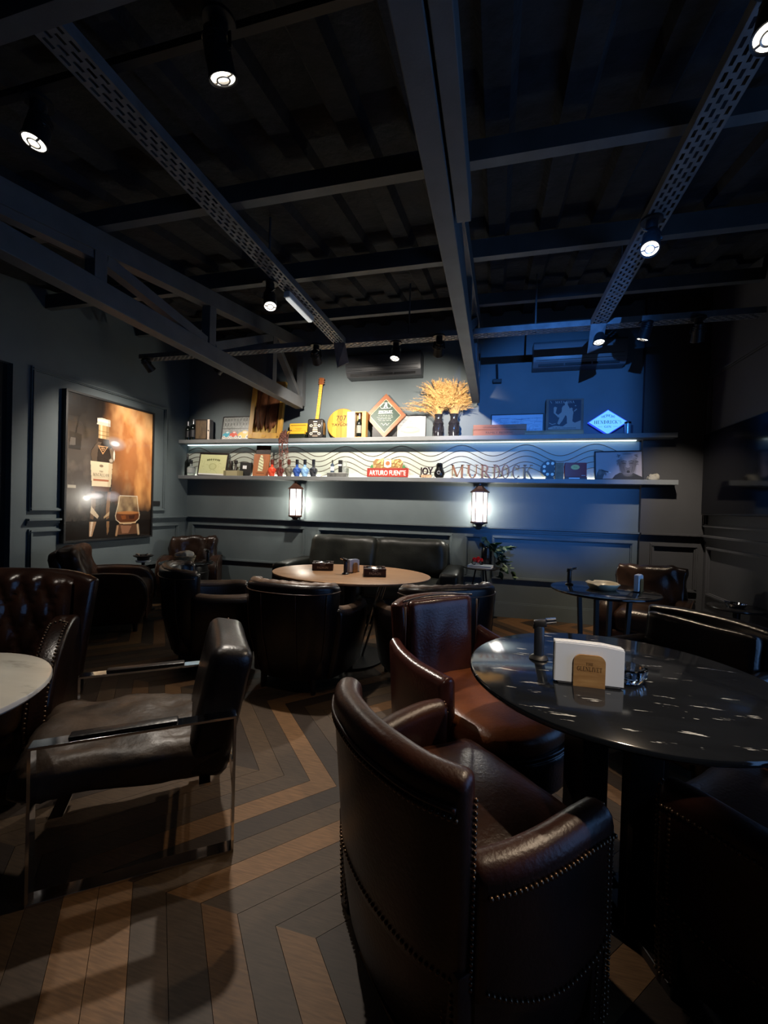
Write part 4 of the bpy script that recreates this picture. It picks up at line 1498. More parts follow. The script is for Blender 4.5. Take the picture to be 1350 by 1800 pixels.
obj('welt', b_, leather('drum leather', '#1b1210', '#100b0b', .35), t, smooth=True)

# white marble table, left edge of the frame
t = thing('round_table', 'white marble round table cut by the left edge of the picture', 'table', (-1.575, .775, 0))
obj('table_top', disc_top(.352, .70, .024, .006), M_WMARB, t, smooth='auto')
b_ = B(); cyl(b_, (0, 0, .03), (0, 0, .676), .035, seg=24); lathe(b_, [(0, .66), (.12, .66), (.12, .676), (0, .676)], 32)
obj('pedestal', b_, M_BLACK, t, smooth='auto')
b_ = B(); lathe(b_, [(0, 0), (.22, 0), (.22, .012), (.05, .035), (0, .035)], 48)
obj('foot_plate', b_, M_BLACK, t, smooth='auto')

# oval wooden table
wood = mat('light walnut veneer', '#b48d6a', rough=0.36, var=.35, vscale=3.0, stretch=(1.0, 16, 4), color2='#9a7350', bump=.02, bscale=40)
ot = thing('oval_table', 'oval light wooden table in front of the black sofa', 'table', (-1.14, 3.33, 0))
obj('table_top', disc_top(.665, .70, .020, .006, 96, 1.0, .73), wood, ot, smooth='auto')
b_ = B(); lathe(b_, [(0, 0), (.30, 0), (.30, .015), (.06, .03), (0, .03)], 48)
obj('foot_plate', b_, M_BLACK, ot, smooth='auto')
for s in (-1, 1):
    b_ = B()
    for dx in (-.02, .02):
        cyl(b_, (s * .10 + dx, 0, .02), (s * .30 + dx, 0, .68), .010, seg=10)
    obj('leg', b_, M_CHROME, ot, smooth='auto')
b_ = B(); cyl(b_, (0, 0, .02), (0, 0, .68), .05, seg=20); bx(b_, -.35, .35, -.03, .03, .655, .68)
obj('column', b_, M_BLACK, ot, smooth='auto')

# little three legged side table with book, model and vase
st = thing('side_table', 'small black tripod side table beside the sofa, carrying a vase and a book', 'table', (-.125, 4.83, 0))
obj('table_top', disc_top(.20, .62, .014, .004, 48), mat('dark table top', (.02, .02, .021), rough=.2), st, smooth='auto')
for a in (-70, 50, 170):
    ca, sa = math.cos(math.radians(a)), math.sin(math.radians(a))
    b_ = B(); cyl(b_, (.06 * ca, .06 * sa, .606), (.17 * ca, .17 * sa, 0), .009, seg=10)
    obj('leg', b_, M_BLACK, st, smooth='auto')
b_ = B()
for i in range(3):
    a0, a1 = [math.radians((-70, 50, 170)[j % 3]) for j in (i, i + 1)]
    k = .145
    cyl(b_, (k * math.cos(a0), k * math.sin(a0), .16), (k * math.cos(a1), k * math.sin(a1), .16), .005, seg=6)
obj('brace', b_, M_BLACK, st)
# low dark table with chrome ashtray, right
t = thing('side_table', 'low dark round side table in the shadow at the right wall', 'table', (1.86, 3.93, 0))
obj('table_top', disc_top(.19, .545, .02, .005, 40), mat('dark table top', (.02, .02, .021), rough=.2), t, smooth='auto')
b_ = B(); cyl(b_, (0, 0, .02), (0, 0, .526), .025, seg=16); lathe(b_, [(0, 0), (.15, 0), (.15, .015), (0, .03)], 32)
obj('pedestal', b_, M_BLACK, t, smooth='auto')
t = thing('ashtray', 'chrome ashtray glinting on the low dark table at the right', 'ashtray', (1.84, 3.91, .545))
b_ = B(); lathe(b_, [(0, 0), (.055, 0), (.075, .03), (.068, .032), (.05, .01), (0, .008)], 28)
obj('bowl', b_, M_CHROME, t, smooth='auto')
b_ = B()
for a in (0, 120, 240):
    box(b_, (.062 * math.cos(math.radians(a)), .062 * math.sin(math.radians(a)), .033), (.035, .012, .006), rot=RZ(math.radians(a)))
obj('cigar_rest', b_, M_CHROME, t)

# slim stand with an ashtray behind the brown club chair
t = thing('ashtray_stand', 'slim dark stand under a black ashtray, behind the brown club chair', 'stand', (-3.88, 4.02, 0))
b_ = B(); cyl(b_, (0, 0, .02), (0, 0, .545), .018, seg=14); lathe(b_, [(0, 0), (.13, 0), (.13, .012), (0, .03)], 32)
obj('post', b_, M_BLACK, t, smooth='auto')
b_ = B(); lathe(b_, [(0, .545), (.07, .545), (.08, .56), (.08, .565), (0, .565)], 32)
obj('tray_top', b_, mat('white ceramic', (.75, .75, .73), rough=.25), t, smooth='auto')
t = thing('ashtray', 'black round ashtray with bright metal rests near the left corner', 'ashtray', (-3.88, 4.02, .565))
b_ = B(); lathe(b_, [(0, 0), (.06, 0), (.065, .03), (.10, .045), (.105, .055), (.085, .06), (.06, .05), (.05, .02), (0, .018)], 32)
obj('bowl', b_, M_BLACK, t, smooth='auto')
b_ = B()
for a in (15, 105, 195, 285):
    ca, sa = math.cos(math.radians(a)), math.sin(math.radians(a))
    cyl(b_, (.045 * ca, .045 * sa, .06), (.085 * ca, .085 * sa, .068), .008, seg=8)
obj('cigar_rest', b_, M_CHROME, t, smooth='auto')

# ------------------------------------------------------------------ things on the tables
def torch(label, x, y, z, h, rz, cat='lighter'):
    """table torch lighter: flared base, cylindrical body, angled head and nozzle"""
    t = thing('torch_lighter', label, cat, (x, y, z), rz)
    k = h / .16
    b_ = B(); lathe(b_, [(0, 0), (.033 * k, 0), (.035 * k, .004 * k), (.030 * k, .010 * k), (.020 * k, .016 * k), (0, .018 * k)], 28)
    obj('foot', b_, M_BLACK, t, smooth='auto')
    b_ = B(); lathe(b_, [(0, .014 * k), (.018 * k, .014 * k), (.0185 * k, .06 * k), (.0185 * k, .118 * k), (.016 * k, .125 * k), (0, .126 * k)], 24)
    obj('body', b_, mat('satin black tank', (.018, .022, .03), rough=.28), t, smooth='auto')
    b_ = B(); box(b_, (.002 * k, 0, .135 * k), (.044 * k, .030 * k, .026 * k), rot=RY(-.18), bev=.005 * k)
    box(b_, (-.016 * k, 0, .122 * k), (.014 * k, .016 * k, .02 * k), rot=RY(.2), bev=.003 * k)
    obj('head', b_, M_BLACK, t, smooth='auto')
    b_ = B(); cyl(b_, (.02 * k, 0, .141 * k), (.058 * k, 0, .149 * k), .0095 * k, seg=14)
    bar(b_, (.022 * k, .0, .153 * k), (.056 * k, 0, .159 * k), .016 * k, .004 * k)
    obj('nozzle', b_, M_CHROME, t, smooth='auto')
    return t
torch('black torch lighter standing on the large black marble table', .168, 1.622, TH, .152, -.05)

M_PAPER = mat('white paper', (.78, .79, .80), rough=.8)
M_LWOOD = mat('light holder wood', '#b58a55', rough=.45, var=.25, vscale=6, stretch=(2, 2, 12), color2='#94693c')
def napkins(label, x, y, z, rz, w_=.19, h=.115, text=None, seed=0):
    """napkin stack between two rounded wooden plates on a dark foot"""
    t = thing('napkin_holder', label, 'napkin holder', (x, y, z), rz)
    b_ = B(); bx(b_, -w_ * .45, w_ * .45, -.022, .022, 0, .006)
    obj('foot', b_, M_BLACK, t)
    rnd = random.Random(seed)
    b_ = B()
    n = 11
    for i in range(n):
        yy = -.013 + .026 * i / (n - 1)
        dz = rnd.uniform(-.004, .003); dx = rnd.uniform(-.002, .002)
        P = [(-w_ / 2 + dx, .007), (w_ / 2 + dx, .007), (w_ / 2 + dx, .007 + h + dz - .010), (w_ * .2, .007 + h + dz - .002), (-w_ * .3, .007 + h + dz), (-w_ / 2 + dx, .007 + h + dz - .001)]
        prism(b_, P, yy, yy + .0022, 'Y')
    obj('napkin', b_, M_PAPER, t)
    pw, ph = w_ * .46, h * .80
    for s in (-1, 1):
        b_ = B()
        P = [(-pw / 2, 0), (pw / 2, 0)]
        for a in range(0, 91, 15):
            P.append((pw / 2 - .022 + .022 * math.cos(math.radians(a)), ph - .022 + .022 * math.sin(math.radians(a))))
        for a in range(90, 181, 15):
            P.append((-pw / 2 + .022 + .022 * math.cos(math.radians(a)), ph - .022 + .022 * math.sin(math.radians(a))))
        y0 = s * .0175
        prism(b_, P, min(y0, y0 + s * .006), max(y0, y0 + s * .006), 'Y')
        side = obj('side_plate', b_, M_LWOOD, t)
        if text and s < 0:
            l1 = serif_bm('GLENLIVET', .013, .0006, pw * .80)
            place(l1, (0, -.0236, ph * .50)); obj('lettering', l1, mat('burnt lettering', '#3a2412', rough=.6), side)
            l2 = serif_bm('THE', .008, .0006, pw * .24)
            place(l2, (0, -.0236, ph * .68)); obj('lettering', l2, mat('burnt lettering', '#3a2412', rough=.6), side)
    return t
napkins('white napkins in a light wooden holder on the large black marble table', .292, 1.43, TH, .02, .195, .122, True, 1)

M_GLASS = mat('clear cut glass', (.9, .93, .95), rough=.03, trans=1.0, ior=1.47)
t = thing('glass_ashtray', 'cut glass ashtray behind the napkins on the large black marble table', 'ashtray', (.422, 1.515, TH))
b_ = B()
prof = [(0, 0), (.045, 0), (.058, .02), (.060, .042), (.050, .043), (.042, .018), (0, .012)]
lathe(b_, prof, 24)
for v in b_.verts:
    a = math.atan2(v.co.y, v.co.x); r = math.hypot(v.co.x, v.co.y)
    if r > .05:
        v.co.x *= 1 + .04 * math.cos(12 * a); v.co.y *= 1 + .04 * math.cos(12 * a)
obj('bowl', b_, M_GLASS, t)

# on the oval table
M_BOXW = mat('dark cigar ashtray wood', '#2c1712', rough=.4, var=.3, vscale=7, stretch=(1, 8, 4), color2='#401f17')
def cigar_ashtray(label, x, y, rz):
    t = thing('cigar_ashtray', label, 'ashtray', (x, y, .70), rz)
    b_ = B(); s, h = .088, .062
    bx(b_, -s, s, -s, s, 0, h - .014, bev=.003)
    # rim blocks leaving a channel in the middle of every side
    for sx in (-1, 1):
        for sy in (-1, 1):
            bx(b_, sx * .022, sx * s, sy * (s - .022), sy * s, h - .0145, h)
            bx(b_, sx * (s - .022), sx * s, sy * .022, sy * (s - .022), h - .0145, h)
    obj('wooden_block', b_, M_BOXW, t)
    b_ = B(); lathe(b_, [(.040, h - .0138), (.058, h - .0138), (.060, h - .004), (.056, h - .002), (.048, h - .009), (.040, h - .0125)], 28)
    lathe(b_, [(0, h - .0135), (.04, h - .0135), (.04, h - .0128), (0, h - .0128)], 28)
    obj('ash_bowl', b_, M_BRUSH, t, smooth='auto')
    tb = text_bm('PADRON', .020, .0008, .09)
    place(tb, (0, -s - .0003, .016)); obj('lettering', tb, mat('pale stamped lettering', '#b9a48a', rough=.5), t)
    return t
cigar_ashtray('dark wooden cigar ashtray at the left on the oval table', -1.42, 3.42, .35)
cigar_ashtray('dark wooden cigar ashtray at the right on the oval table', -.925, 3.30, .33)
torch('black torch lighter beside the napkins on the oval wooden table', -1.155, 3.25, .70, .135, 2.9)
napkins('small napkin holder standing end-on between the two wooden ashtrays', -1.125, 3.36, .70, 1.25, .13, .105, None, 3)

# on the small right table
torch('black torch lighter standing at the left of the small black marble table', .565, 3.50, .70, .135, .1)
t = thing('ashtray', 'round cream ashtray with notched rim on the small black marble table', 'ashtray', (.775, 3.40, .70))
b_ = B()
lathe(b_, [(0, 0), (.085, 0), (.105, .03), (.115, .042), (.108, .048), (.095, .040), (.08, .016), (0, .012)], 40)
for v in b_.verts:
    a = math.atan2(v.co.y, v.co.x)
    if v.co.z > .03:
        v.co.z -= .012 * max(0, math.cos(3 * a)) ** 14
obj('bowl', b_, mat('cream glazed ceramic', '#c2b695', rough=.3, var=.2, vscale=14, color2='#d8cfb2'), t, smooth=True)
napkins('napkin holder seen end-on at the right of the small black marble table', 1.01, 3.40, .70, 1.05, .13, .115, None, 4)

# on the corner table: basket, cloth, lighter
t = thing('basket', 'round pale woven basket on the dark corner table', 'basket', (-3.38, 4.10, .565))
b_ = B()
for k in range(6):
    z = .006 + .012 * k
    pts = [((.085 + .004 * k) * math.cos(a), (.085 + .004 * k) * math.sin(a), z + .002 * math.sin(10 * a + k * PI)) for a in [2 * PI * i / 40 for i in range(40)]]
    tube(b_, pts, .0075, seg=6, closed=True)
obj('woven_wall', b_, mat('pale cane', '#a8997f', rough=.6, var=.3, vscale=20, color2='#8a7a62'), t, smooth=True)
b_ = B(); lathe(b_, [(0, .0), (.085, .0), (.085, .008), (0, .008)], 32)
obj('woven_base', b_, mat('pale cane', '#a8997f', rough=.6), t)
b_ = B()
cushion(b_, (0, 0, .085), (.16, .13, .04), .02, 8, (.02, 0), .02, 14, seed=5)
tag(obj('folded_cloth', b_, mat('pale cloth', '#b7b2a6', rough=.8), None, True), 'crumpled pale cloth heaped in the round basket in the left corner', 'cloth').location = (-3.39, 4.10, .565)
torch('black torch lighter at the edge of the dark corner table, before the far left chair', -3.16, 4.20, .565, .15, 3.0)

# on the tripod side table
bk = thing('book', 'thick white book lying on the tripod side table', 'book', (-.135, 4.79, .62), -.12)
b_ = B(); bx(b_, -.125, .125, -.085, .085, .003, .022)
obj('pages', b_, M_PAPER, bk)
b_ = B(); bx(b_, -.128, .128, -.088, .088, 0, .003); bx(b_, -.128, .128, -.088, .088, .022, .025); bx(b_, -.128, -.125, -.088, .088, .003, .022)
obj('cover', b_, mat('pale book cover', '#9fb0c4', rough=.4), bk)
mm = thing('model_motorcycle', 'small red toy motorcycle standing on the white book', 'toy', (-.165, 4.785, .645), .25)
b_ = B()
for x in (-.042, .042):
    tube(b_, [(x + .022 * math.cos(a), 0, .027 + .022 * math.sin(a)) for a in [2 * PI * i / 18 for i in range(18)]], .0055, seg=6, closed=True)
obj('tyre', b_, M_BLACK, mm, smooth=True)
b_ = B()
cushion(b_, (.004, 0, .062), (.05, .024, .028), .012, 4); cushion(b_, (-.038, 0, .057), (.05, .018, .014), .006, 4, rot=RY(.25)); cushion(b_, (.042, 0, .053), (.034, .015, .010), .004, 4, rot=RY(-.2))
box(b_, (0, 0, .036), (.03, .022, .026), bev=.004)
obj('body', b_, mat('red enamel', '#b3131c', rough=.2), mm, smooth=True)
b_ = B()
tube(b_, [(.042, 0, .027), (.028, 0, .075), (.020, 0, .085)], .003, seg=6); tube(b_, [(.02, -.022, .086), (.024, 0, .084), (.02, .022, .086)], .0025, seg=6)
for k in (-1, 1):
    tube(b_, [(.005, k * .013, .03), (-.03, k * .014, .022), (-.055, k * .014, .026)], .004, seg=6)
obj('fork_and_exhaust', b_, M_CHROME, mm, smooth=True)
vs = thing('vase', 'black ribbed glass vase on the tripod side table', 'vase', (-.075, 4.945, .62))
b_ = B()
lathe(b_, [(0, 0), (.052, 0), (.056, .01), (.058, .10), (.056, .17), (.045, .20), (.046, .215), (.040, .215), (.039, .20), (.05, .165), (.05, .012), (0, .01)], 36)
for v in b_.verts:
    a = math.atan2(v.co.y, v.co.x); r = math.hypot(v.co.x, v.co.y)
    if r > .0515 and .005 < v.co.z < .18:
        k = 1 + .06 * math.cos(12 * a); v.co.x *= k; v.co.y *= k
obj('body', b_, mat('black vase glaze', (.012, .013, .015), rough=.08), vs, smooth=True)
pl = thing('trailing_plant', 'green trailing plant hanging from the black vase at the side table', 'plant', (-.075, 4.945, .81))
random.seed(21)
stems = [[(0, 0, -.10), (-.01, .0, .02), (-.02, -.01, .09), (-.01, -.03, .14)],
         [(0, 0, -.10), (.03, 0, .04), (.10, -.01, .06), (.19, -.02, .03), (.27, -.03, .03)],
         [(0, 0, -.10), (.03, -.01, .05), (.09, -.03, .0), (.13, -.04, -.10), (.15, -.04, -.22), (.13, -.04, -.32)],
         [(0, 0, -.10), (.04, .02, .03), (.12, .02, -.02), (.20, .02, -.12), (.27, .01, -.22), (.29, 0, -.30)],
         [(0, 0, -.10), (.02, -.02, .04), (.06, -.05, .03), (.12, -.06, -.03), (.16, -.07, -.12), (.20, -.07, -.20)]]
b_ = B()
spots_ = []
for s_ in stems:
    q = smooth_path(s_, 6)
    tube(b_, q, .0022, seg=5)
    for i in range(5, len(q), 2):
        spots_.append(Vector(q[i]))
obj('stem', b_, mat('plant stem', '#32402a', rough=.6), pl)
b_ = B()
def leafmesh(b_, L_, W_):
    n = 6
    mid = [b_.verts.new((0, L_ * i / n, .10 * L_ * math.sin(PI * i / n))) for i in range(n + 1)]
    for s in (-1, 1):
        e = [mid[0]] + [b_.verts.new((s * W_ * math.sin(PI * (i / n) ** .75) , L_ * i / n, .04 * L_ * math.sin(PI * i / n) - .004)) for i in range(1, n)] + [mid[n]]
        for i in range(n):
            vs_ = [mid[i], mid[i + 1], e[i + 1], e[i]]
            vs_ = [v for k, v in enumerate(vs_) if v not in vs_[:k]]
            b_.faces.new(vs_ if s < 0 else list(reversed(vs_)))
leafmesh(b_, .078, .030)
bmesh.ops.solidify(b_, geom=b_.faces[:], thickness=.001)
leaf_me = bpy.data.meshes.new('leaf'); b_.to_mesh(leaf_me); b_.free()
leaf_me.materials.append(mat('variegated green leaf', '#4d6e46', rough=.35, var=.6, vscale=22, color2='#b6cbb0'))
leaf_me2 = leaf_me.copy(); leaf_me2.materials.clear(); leaf_me2.materials.append(mat('dark green leaf', '#2b4731', rough=.35, var=.4, vscale=20))
for p in spots_:
    for k in range(random.choice((1, 2))):
        o = bpy.data.objects.new('leaf', random.choice((leaf_me, leaf_me2)))
        COL.objects.link(o); o.parent = pl; o.location = p
        s = random.uniform(.8, 1.25)
        o.scale = (s, s, s)
        o.rotation_euler = (random.uniform(-1.3, .4), random.uniform(-.7, .7), random.uniform(-2.6, .4))

# ================================================================== back wall fittings
M_LAN = mat('lantern brass brown', '#4a3026', rough=.45, metal=.4)
M_PANE = mat('glowing lantern pane', (.9, .9, .9), rough=.4, emit=(.95, .97, 1.0), estr=POW['sconce'], alpha=.4)
def lantern(label, x):
    t = thing('wall_lantern', label, 'lantern', (x, 5.07, 1.10))
    R0 = .085
    def hexr(r, z): return [(r * math.cos(math.radians(60 * k)), r * math.sin(math.radians(60 * k)), z) for k in range(6)]
    b_ = B(); lathe(b_, [(0, -.045), (.03, -.045), (.05, -.02), (R0 * 1.15, -.006), (R0 * 1.15, .012), (R0 * .9, .016), (0, .016)], 6)
    obj('base', b_, M_LAN, t)
    b_ = B(); lathe(b_, [(0, .352), (R0 * .95, .352), (R0 * 1.28, .35), (R0 * 1.28, .362), (R0 * .8, .392), (R0 * .45, .425), (.02, .435), (.02, .455), (0, .455)], 6)
    obj('roof', b_, M_LAN, t)
    for k in range(6):
        a0, a1 = math.radians(60 * k), math.radians(60 * k + 60)
        b_ = B(); cyl(b_, (R0 * math.cos(a0), R0 * math.sin(a0), .01), (R0 * math.cos(a0), R0 * math.sin(a0), .355), .006, seg=6)
        obj('bar', b_, M_LAN, t)
        b_ = B()
        q = .965
        P = [Vector((R0 * q * math.cos(a), R0 * q * math.sin(a), 0)) for a in (a0, a1)]
        nrm = (P[0] + P[1]).normalized() * .003
        vs_ = [b_.verts.new((p.x + o.x, p.y + o.y, z)) for o in (Vector(), nrm) for p, z in ((P[0], .016), (P[1], .016), (P[1], .352), (P[0], .352))]
        for f in ((0, 1, 2, 3), (7, 6, 5, 4), (0, 4, 5, 1), (1, 5, 6, 2), (2, 6, 7, 3), (3, 7, 4, 0)):
            b_.faces.new([vs_[i] for i in f])
        bmesh.ops.recalc_face_normals(b_, faces=b_.faces[:])
        obj('pane', b_, M_PANE, t)
    b_ = B(); lathe(b_, [(0, .20), (.018, .205), (.022, .24), (.018, .28), (0, .285)], 14)
    obj('bulb', b_, mat('glowing bulb', (.9, .9, .9), emit=(1.0, .98, .92), estr=6.0), t, smooth=True)
    l = bpy.data.lights.new('lantern_lamp', 'POINT'); l.energy = POW['bulb']; l.color = (1.0, .95, .80); l.shadow_soft_size = .02
    lo = bpy.data.objects.new('lantern_lamp', l); COL.objects.link(lo); lo.parent = t; lo.location = (0, 0, .16)
    b_ = B(); bx(b_, -.035, .035, .115, .13, .04, .33); bx(b_, -.012, .012, .07, .12, .36, .375); bx(b_, -.012, .012, .07, .12, 0, .012)
    obj('wall_bracket', b_, M_LAN, t)
    return t
lantern('glowing wall lantern with brown roof on the left, above the sofa end', -2.515)
lantern('glowing wall lantern with brown roof on the right, above the side table', -.175)

M_AC = mat('dark air conditioner shell', (.05, .053, .058), rough=.4)
def aircon(label, x0, x1, m_):
    t = thing('air_conditioner', label, 'air conditioner', ((x0 + x1) / 2, 5.2, 2.85))
    w_ = x1 - x0
    b_ = B()
    prof = [(-.002, 0), (-.16, 0), (-.215, .05), (-.235, .12), (-.235, .24), (-.20, .275), (-.002, .275)]
    prism(b_, prof, -w_ / 2, w_ / 2, 'X'); bevel_all(b_, .008, 2, 25)
    obj('shell', b_, m_, t, smooth='auto')
    b_ = B()
    for k in range(3):
        bar(b_, (-w_ * .44 + k * w_ * .295, -.1925, .022), (-w_ * .44 + k * w_ * .295 + w_ * .28, -.1925, .022), .006, .03)
    obj('louvre', b_, M_BLACK, t)
    b_ = B(); bx(b_, -w_ * .47, w_ * .47, -.2365, -.234, .10, .104); bx(b_, -w_ * .47, w_ * .47, -.2365, -.234, .06, .063)
    obj('seam', b_, M_BLACK, t)
aircon('dark wall air conditioner above the diamond plaque', -1.84, -.90, M_AC)
aircon('wall air conditioner in blue light at the right, above the shelf', .36, 1.30, mat('grey air conditioner shell', (.12, .125, .13), rough=.4))
t = thing('wall_camera', 'small black bracket fitting on the blue wall right of the middle truss', 'camera', (-.02, 5.2, 2.76))
b_ = B(); bx(b_, -.05, .05, -.07, -.001, -.02, .02, bev=.004)
obj('body', b_, M_BLACK, t)
b_ = B(); cyl(b_, (0, -.03, .02), (-.01, -.03, .20), .012, seg=8)
obj('arm', b_, M_BLACK, t)

# small plate on the left wall
t = tag(obj('wall_plate', (lambda b_: (bx(b_, XL, XL + .012, 4.56, 4.68, 1.185, 1.245, bev=.002), b_)[1])(B()), M_BLACK), 'small dark plate on the left wall right of the bottle picture', 'plate')

# television on the right wall
t = thing('television', 'dark television hung on the right wall at the edge of the frame', 'television', (XR, 4.3, 1.68))
b_ = B(); bx(b_, -.075, -.02, -.76, .74, -.42, .41, bev=.004); bx(b_, -.02, -.001, -.2, .2, -.15, .15)
obj('case', b_, M_BLACK, t)
b_ = B(); bx(b_, -.078, -.0755, -.75, .73, -.40, .40)
obj('screen', b_, mat('dark glossy screen', (.003, .003, .005), rough=.10, spec=.35), t)

# ================================================================== things on the shelves
INK = attr_mat('printed ink', .5)
INKG = attr_mat('printed ink under glass', .35, .6)
M_FRAME = mat('black picture frame', (.010, .010, .011), rough=.35)
GLS = mat('dark bottle glass', (.006, .008, .007), rough=.06, spec=.6)

def bottle(label, x, y, z, r, h, m_, cap, lbl=None, shape='round', name='bottle', neck=.3, group=None):
    t = thing(name, label, 'bottle', (x, y, z), 0, group)
    nr = r * .33
    if shape == 'round':
        prof = [(0, 0), (r * .95, 0), (r, .008), (r, h * .58), (r * .92, h * .63), (nr * 1.25, h * .74), (nr, h * .78), (nr, h * .90), (0, h * .90)]
    elif shape == 'skull':
        prof = [(0, 0), (r * .62, 0), (r * .66, .01), (r * .95, h * .26), (r, h * .36), (r * .9, h * .46), (r * .5, h * .53), (nr, h * .57), (nr, h * .80), (0, h * .80)]
    else:
        prof = [(0, 0), (r * .95, 0), (r, .006), (r, h * .50), (r * .85, h * .56), (nr, h * .62), (nr, h * .88), (0, h * .88)]
    b_ = B(); lathe(b_, prof, 24)
    obj('glass', b_, m_, t, smooth='auto')
    b_ = B(); z0 = h * (.80 if shape == 'skull' else .86)
    lathe(b_, [(nr * 1.02, z0 - h * .10), (nr * 1.15, z0 - h * .10), (nr * 1.15, h * .985), (nr * .9, h), (0, h)], 18)
    obj('cap', b_, cap, t, smooth='auto')
    if lbl:
        b_ = B(); k = 1.015
        lathe(b_, [(r * k, h * .16), (r * k, h * .48)], 24)
        obj('bottle_label', b_, lbl, t, smooth=True)
    return t
FOIL = mat('silver foil', (.4, .4, .42), rough=.35, metal=.8)
UY = 5.10
bottle('black bottle with silver neck at the far left end of the upper shelf', -4.20, UY - .005, SZU, .040, .27, GLS, FOIL, mat('black label', (.012, .012, .014), rough=.4))
bottle('black bottle with pale lettered label, second on the upper shelf beside the cigar box', -4.10, UY - .02, SZU, .040, .295, GLS, FOIL, mat('charcoal label', (.03, .03, .035), rough=.4))
# standing dark box
t = thing('presentation_box', 'dark wooden box with pale spine standing beside the bottles on the upper shelf', 'box', (-3.945, UY, SZU), .12)
b_ = B(); bx(b_, -.105, .075, -.05, .05, 0, .285, bev=.003)
obj('body', b_, mat('dark oiled wood', '#20160f', rough=.4), t)
b_ = B(); bx(b_, .0755, .108, -.05, .05, 0, .285, bev=.002)
obj('pale_spine', b_, mat('pale box edge', '#c9b9a8', rough=.6), t)
b_ = B(); bx(b_, -.092, .062, -.0525, -.0505, .02, .265)
obj('front_panel', b_, mat('brown panel wood', '#4c3c28', rough=.5, var=.3, vscale=9, stretch=(4, 1, 1)), t)
b_ = B(); cyl(b_, (.092, -.053, .13), (.092, -.049, .13), .010, seg=14)
obj('finger_hole', b_, M_BLACK, t)

def picture(label, x, y, z, w_, h, pic, frame_w=.012, lean=.13, tilt=0.0, fm=None, name='picture_frame', rz=0.0, cat='picture', matw=0.0, depth=.016):
    """framed picture standing on a shelf and leaning back against the wall"""
    t = thing(name, label, cat, (x, y, z), 0, None, rot=(-lean, tilt, rz))
    b_ = B()
    for (x0, x1, z0, z1) in ((-w_ / 2, w_ / 2, 0, frame_w), (-w_ / 2, w_ / 2, h - frame_w, h), (-w_ / 2, -w_ / 2 + frame_w, frame_w, h - frame_w), (w_ / 2 - frame_w, w_ / 2, frame_w, h - frame_w)):
        bx(b_, x0, x1, -depth / 2, depth / 2, z0, z1, bev=.0015)
    obj('frame', b_, fm or M_FRAME, t)
    b_ = B(); bx(b_, -w_ / 2 + frame_w * .6, w_ / 2 - frame_w * .6, 0, depth * .45, frame_w * .6, h - frame_w * .6)
    obj('backing', b_, M_BLACK, t)
    pic.make('print', INKG, t, Matrix.Translation((0, -.001, frame_w)))
    return t

# old cars before a grey facade
p = Pic(.425, .31, 150, '#8f9390')
p.c *= (.45 + .75 * p.fbm(26, 3, 3, (1, .5)))[..., None]
for i in range(9):
    p.rect(.02 + i * .11, .55, .035 + i * .11, .98, '#3d403f', .6)
    p.rect(.055 + i * .11, .62, .10 + i * .11, .75, '#2c2e2e', .7); p.rect(.055 + i * .11, .82, .10 + i * .11, .95, '#2c2e2e', .6)
p.rect(0, .47, 1, .50, '#222423', .8)
p.rect(0, 0, 1, .10, '#b9b5ad')
for cx_, col in ((.17, '#3e97ab'), (.42, '#c8492c'), (.80, '#d9b32b')):
    k = 1.0 if cx_ < .7 else 1.5
    p.ell(cx_, .20, .15 * k, .095 * k, col, 1, .1); p.ell(cx_ + .02, .29, .075 * k, .07 * k, col, 1, .1); p.ell(cx_ + .02, .31, .05 * k, .035 * k, '#d8dcd8', .8, .1)
    for d in (-.09, .08):
        p.ell(cx_ + d * k, .10, .035 * k, .06 * k, '#e9e6df'); p.ell(cx_ + d * k, .10, .018 * k, .03 * k, '#55524d')
picture('framed picture of blue, red and yellow old cars on the upper shelf', -3.445, UY - .01, SZU, .45, .335, p, .011, .16)

# tall yellow wooden case with hanging tobacco leaves
t = thing('tobacco_leaf_board', 'tall yellow wooden case with hanging brown tobacco leaves on the upper shelf', 'display case', (-2.985, 5.055, SZU), rot=(-.06, 0.055, 0))
YW = mat('yellow pine', '#c39a45', rough=.45, var=.2, vscale=5, stretch=(3, 3, .6), color2='#b3863a')
W_, H_ = .475, .77
b_ = B(); bx(b_, -W_ / 2, W_ / 2, .02, .035, 0, H_)
obj('back_board', b_, mat('dull pine back', '#a98a45', rough=.6), t)
for x0, x1, z0, z1 in ((-W_ / 2, -W_ / 2 + .065, .0, H_), (W_ / 2 - .055, W_ / 2, .0, H_), (-W_ / 2 + .065, W_ / 2 - .055, 0, .085), (-W_ / 2 + .065, W_ / 2 - .055, H_ - .06, H_)):
    b_ = B(); bx(b_, x0, x1, -.02, .02, z0, z1, bev=.003)
    obj('side_board', b_, YW, t)
b_ = B()
for x in (-.20, .20):
    cyl(b_, (x, -.023, .035), (x, -.019, .035), .012, seg=12)
obj('screw_cap', b_, mat('brass cap', '#8a6a2c', rough=.4, metal=.6), t)
b_ = B(); bx(b_, -.03, .03, -.0225, -.0195, .022, .055)
obj('tag_plate', b_, mat('brass cap', '#8a6a2c', rough=.4, metal=.6), t)
LEAF = [mat('tobacco leaf %s' % n, c, rough=.6, var=.5, vscale=16, stretch=(1, 1, .4), color2=d, bump=.4, bscale=45) for n, c, d in (('rust', '#8f5a38', '#6a3e26'), ('brown', '#7c4a2e', '#573420'), ('tan', '#a36a46', '#7a4a2e'))]
random.seed(3)
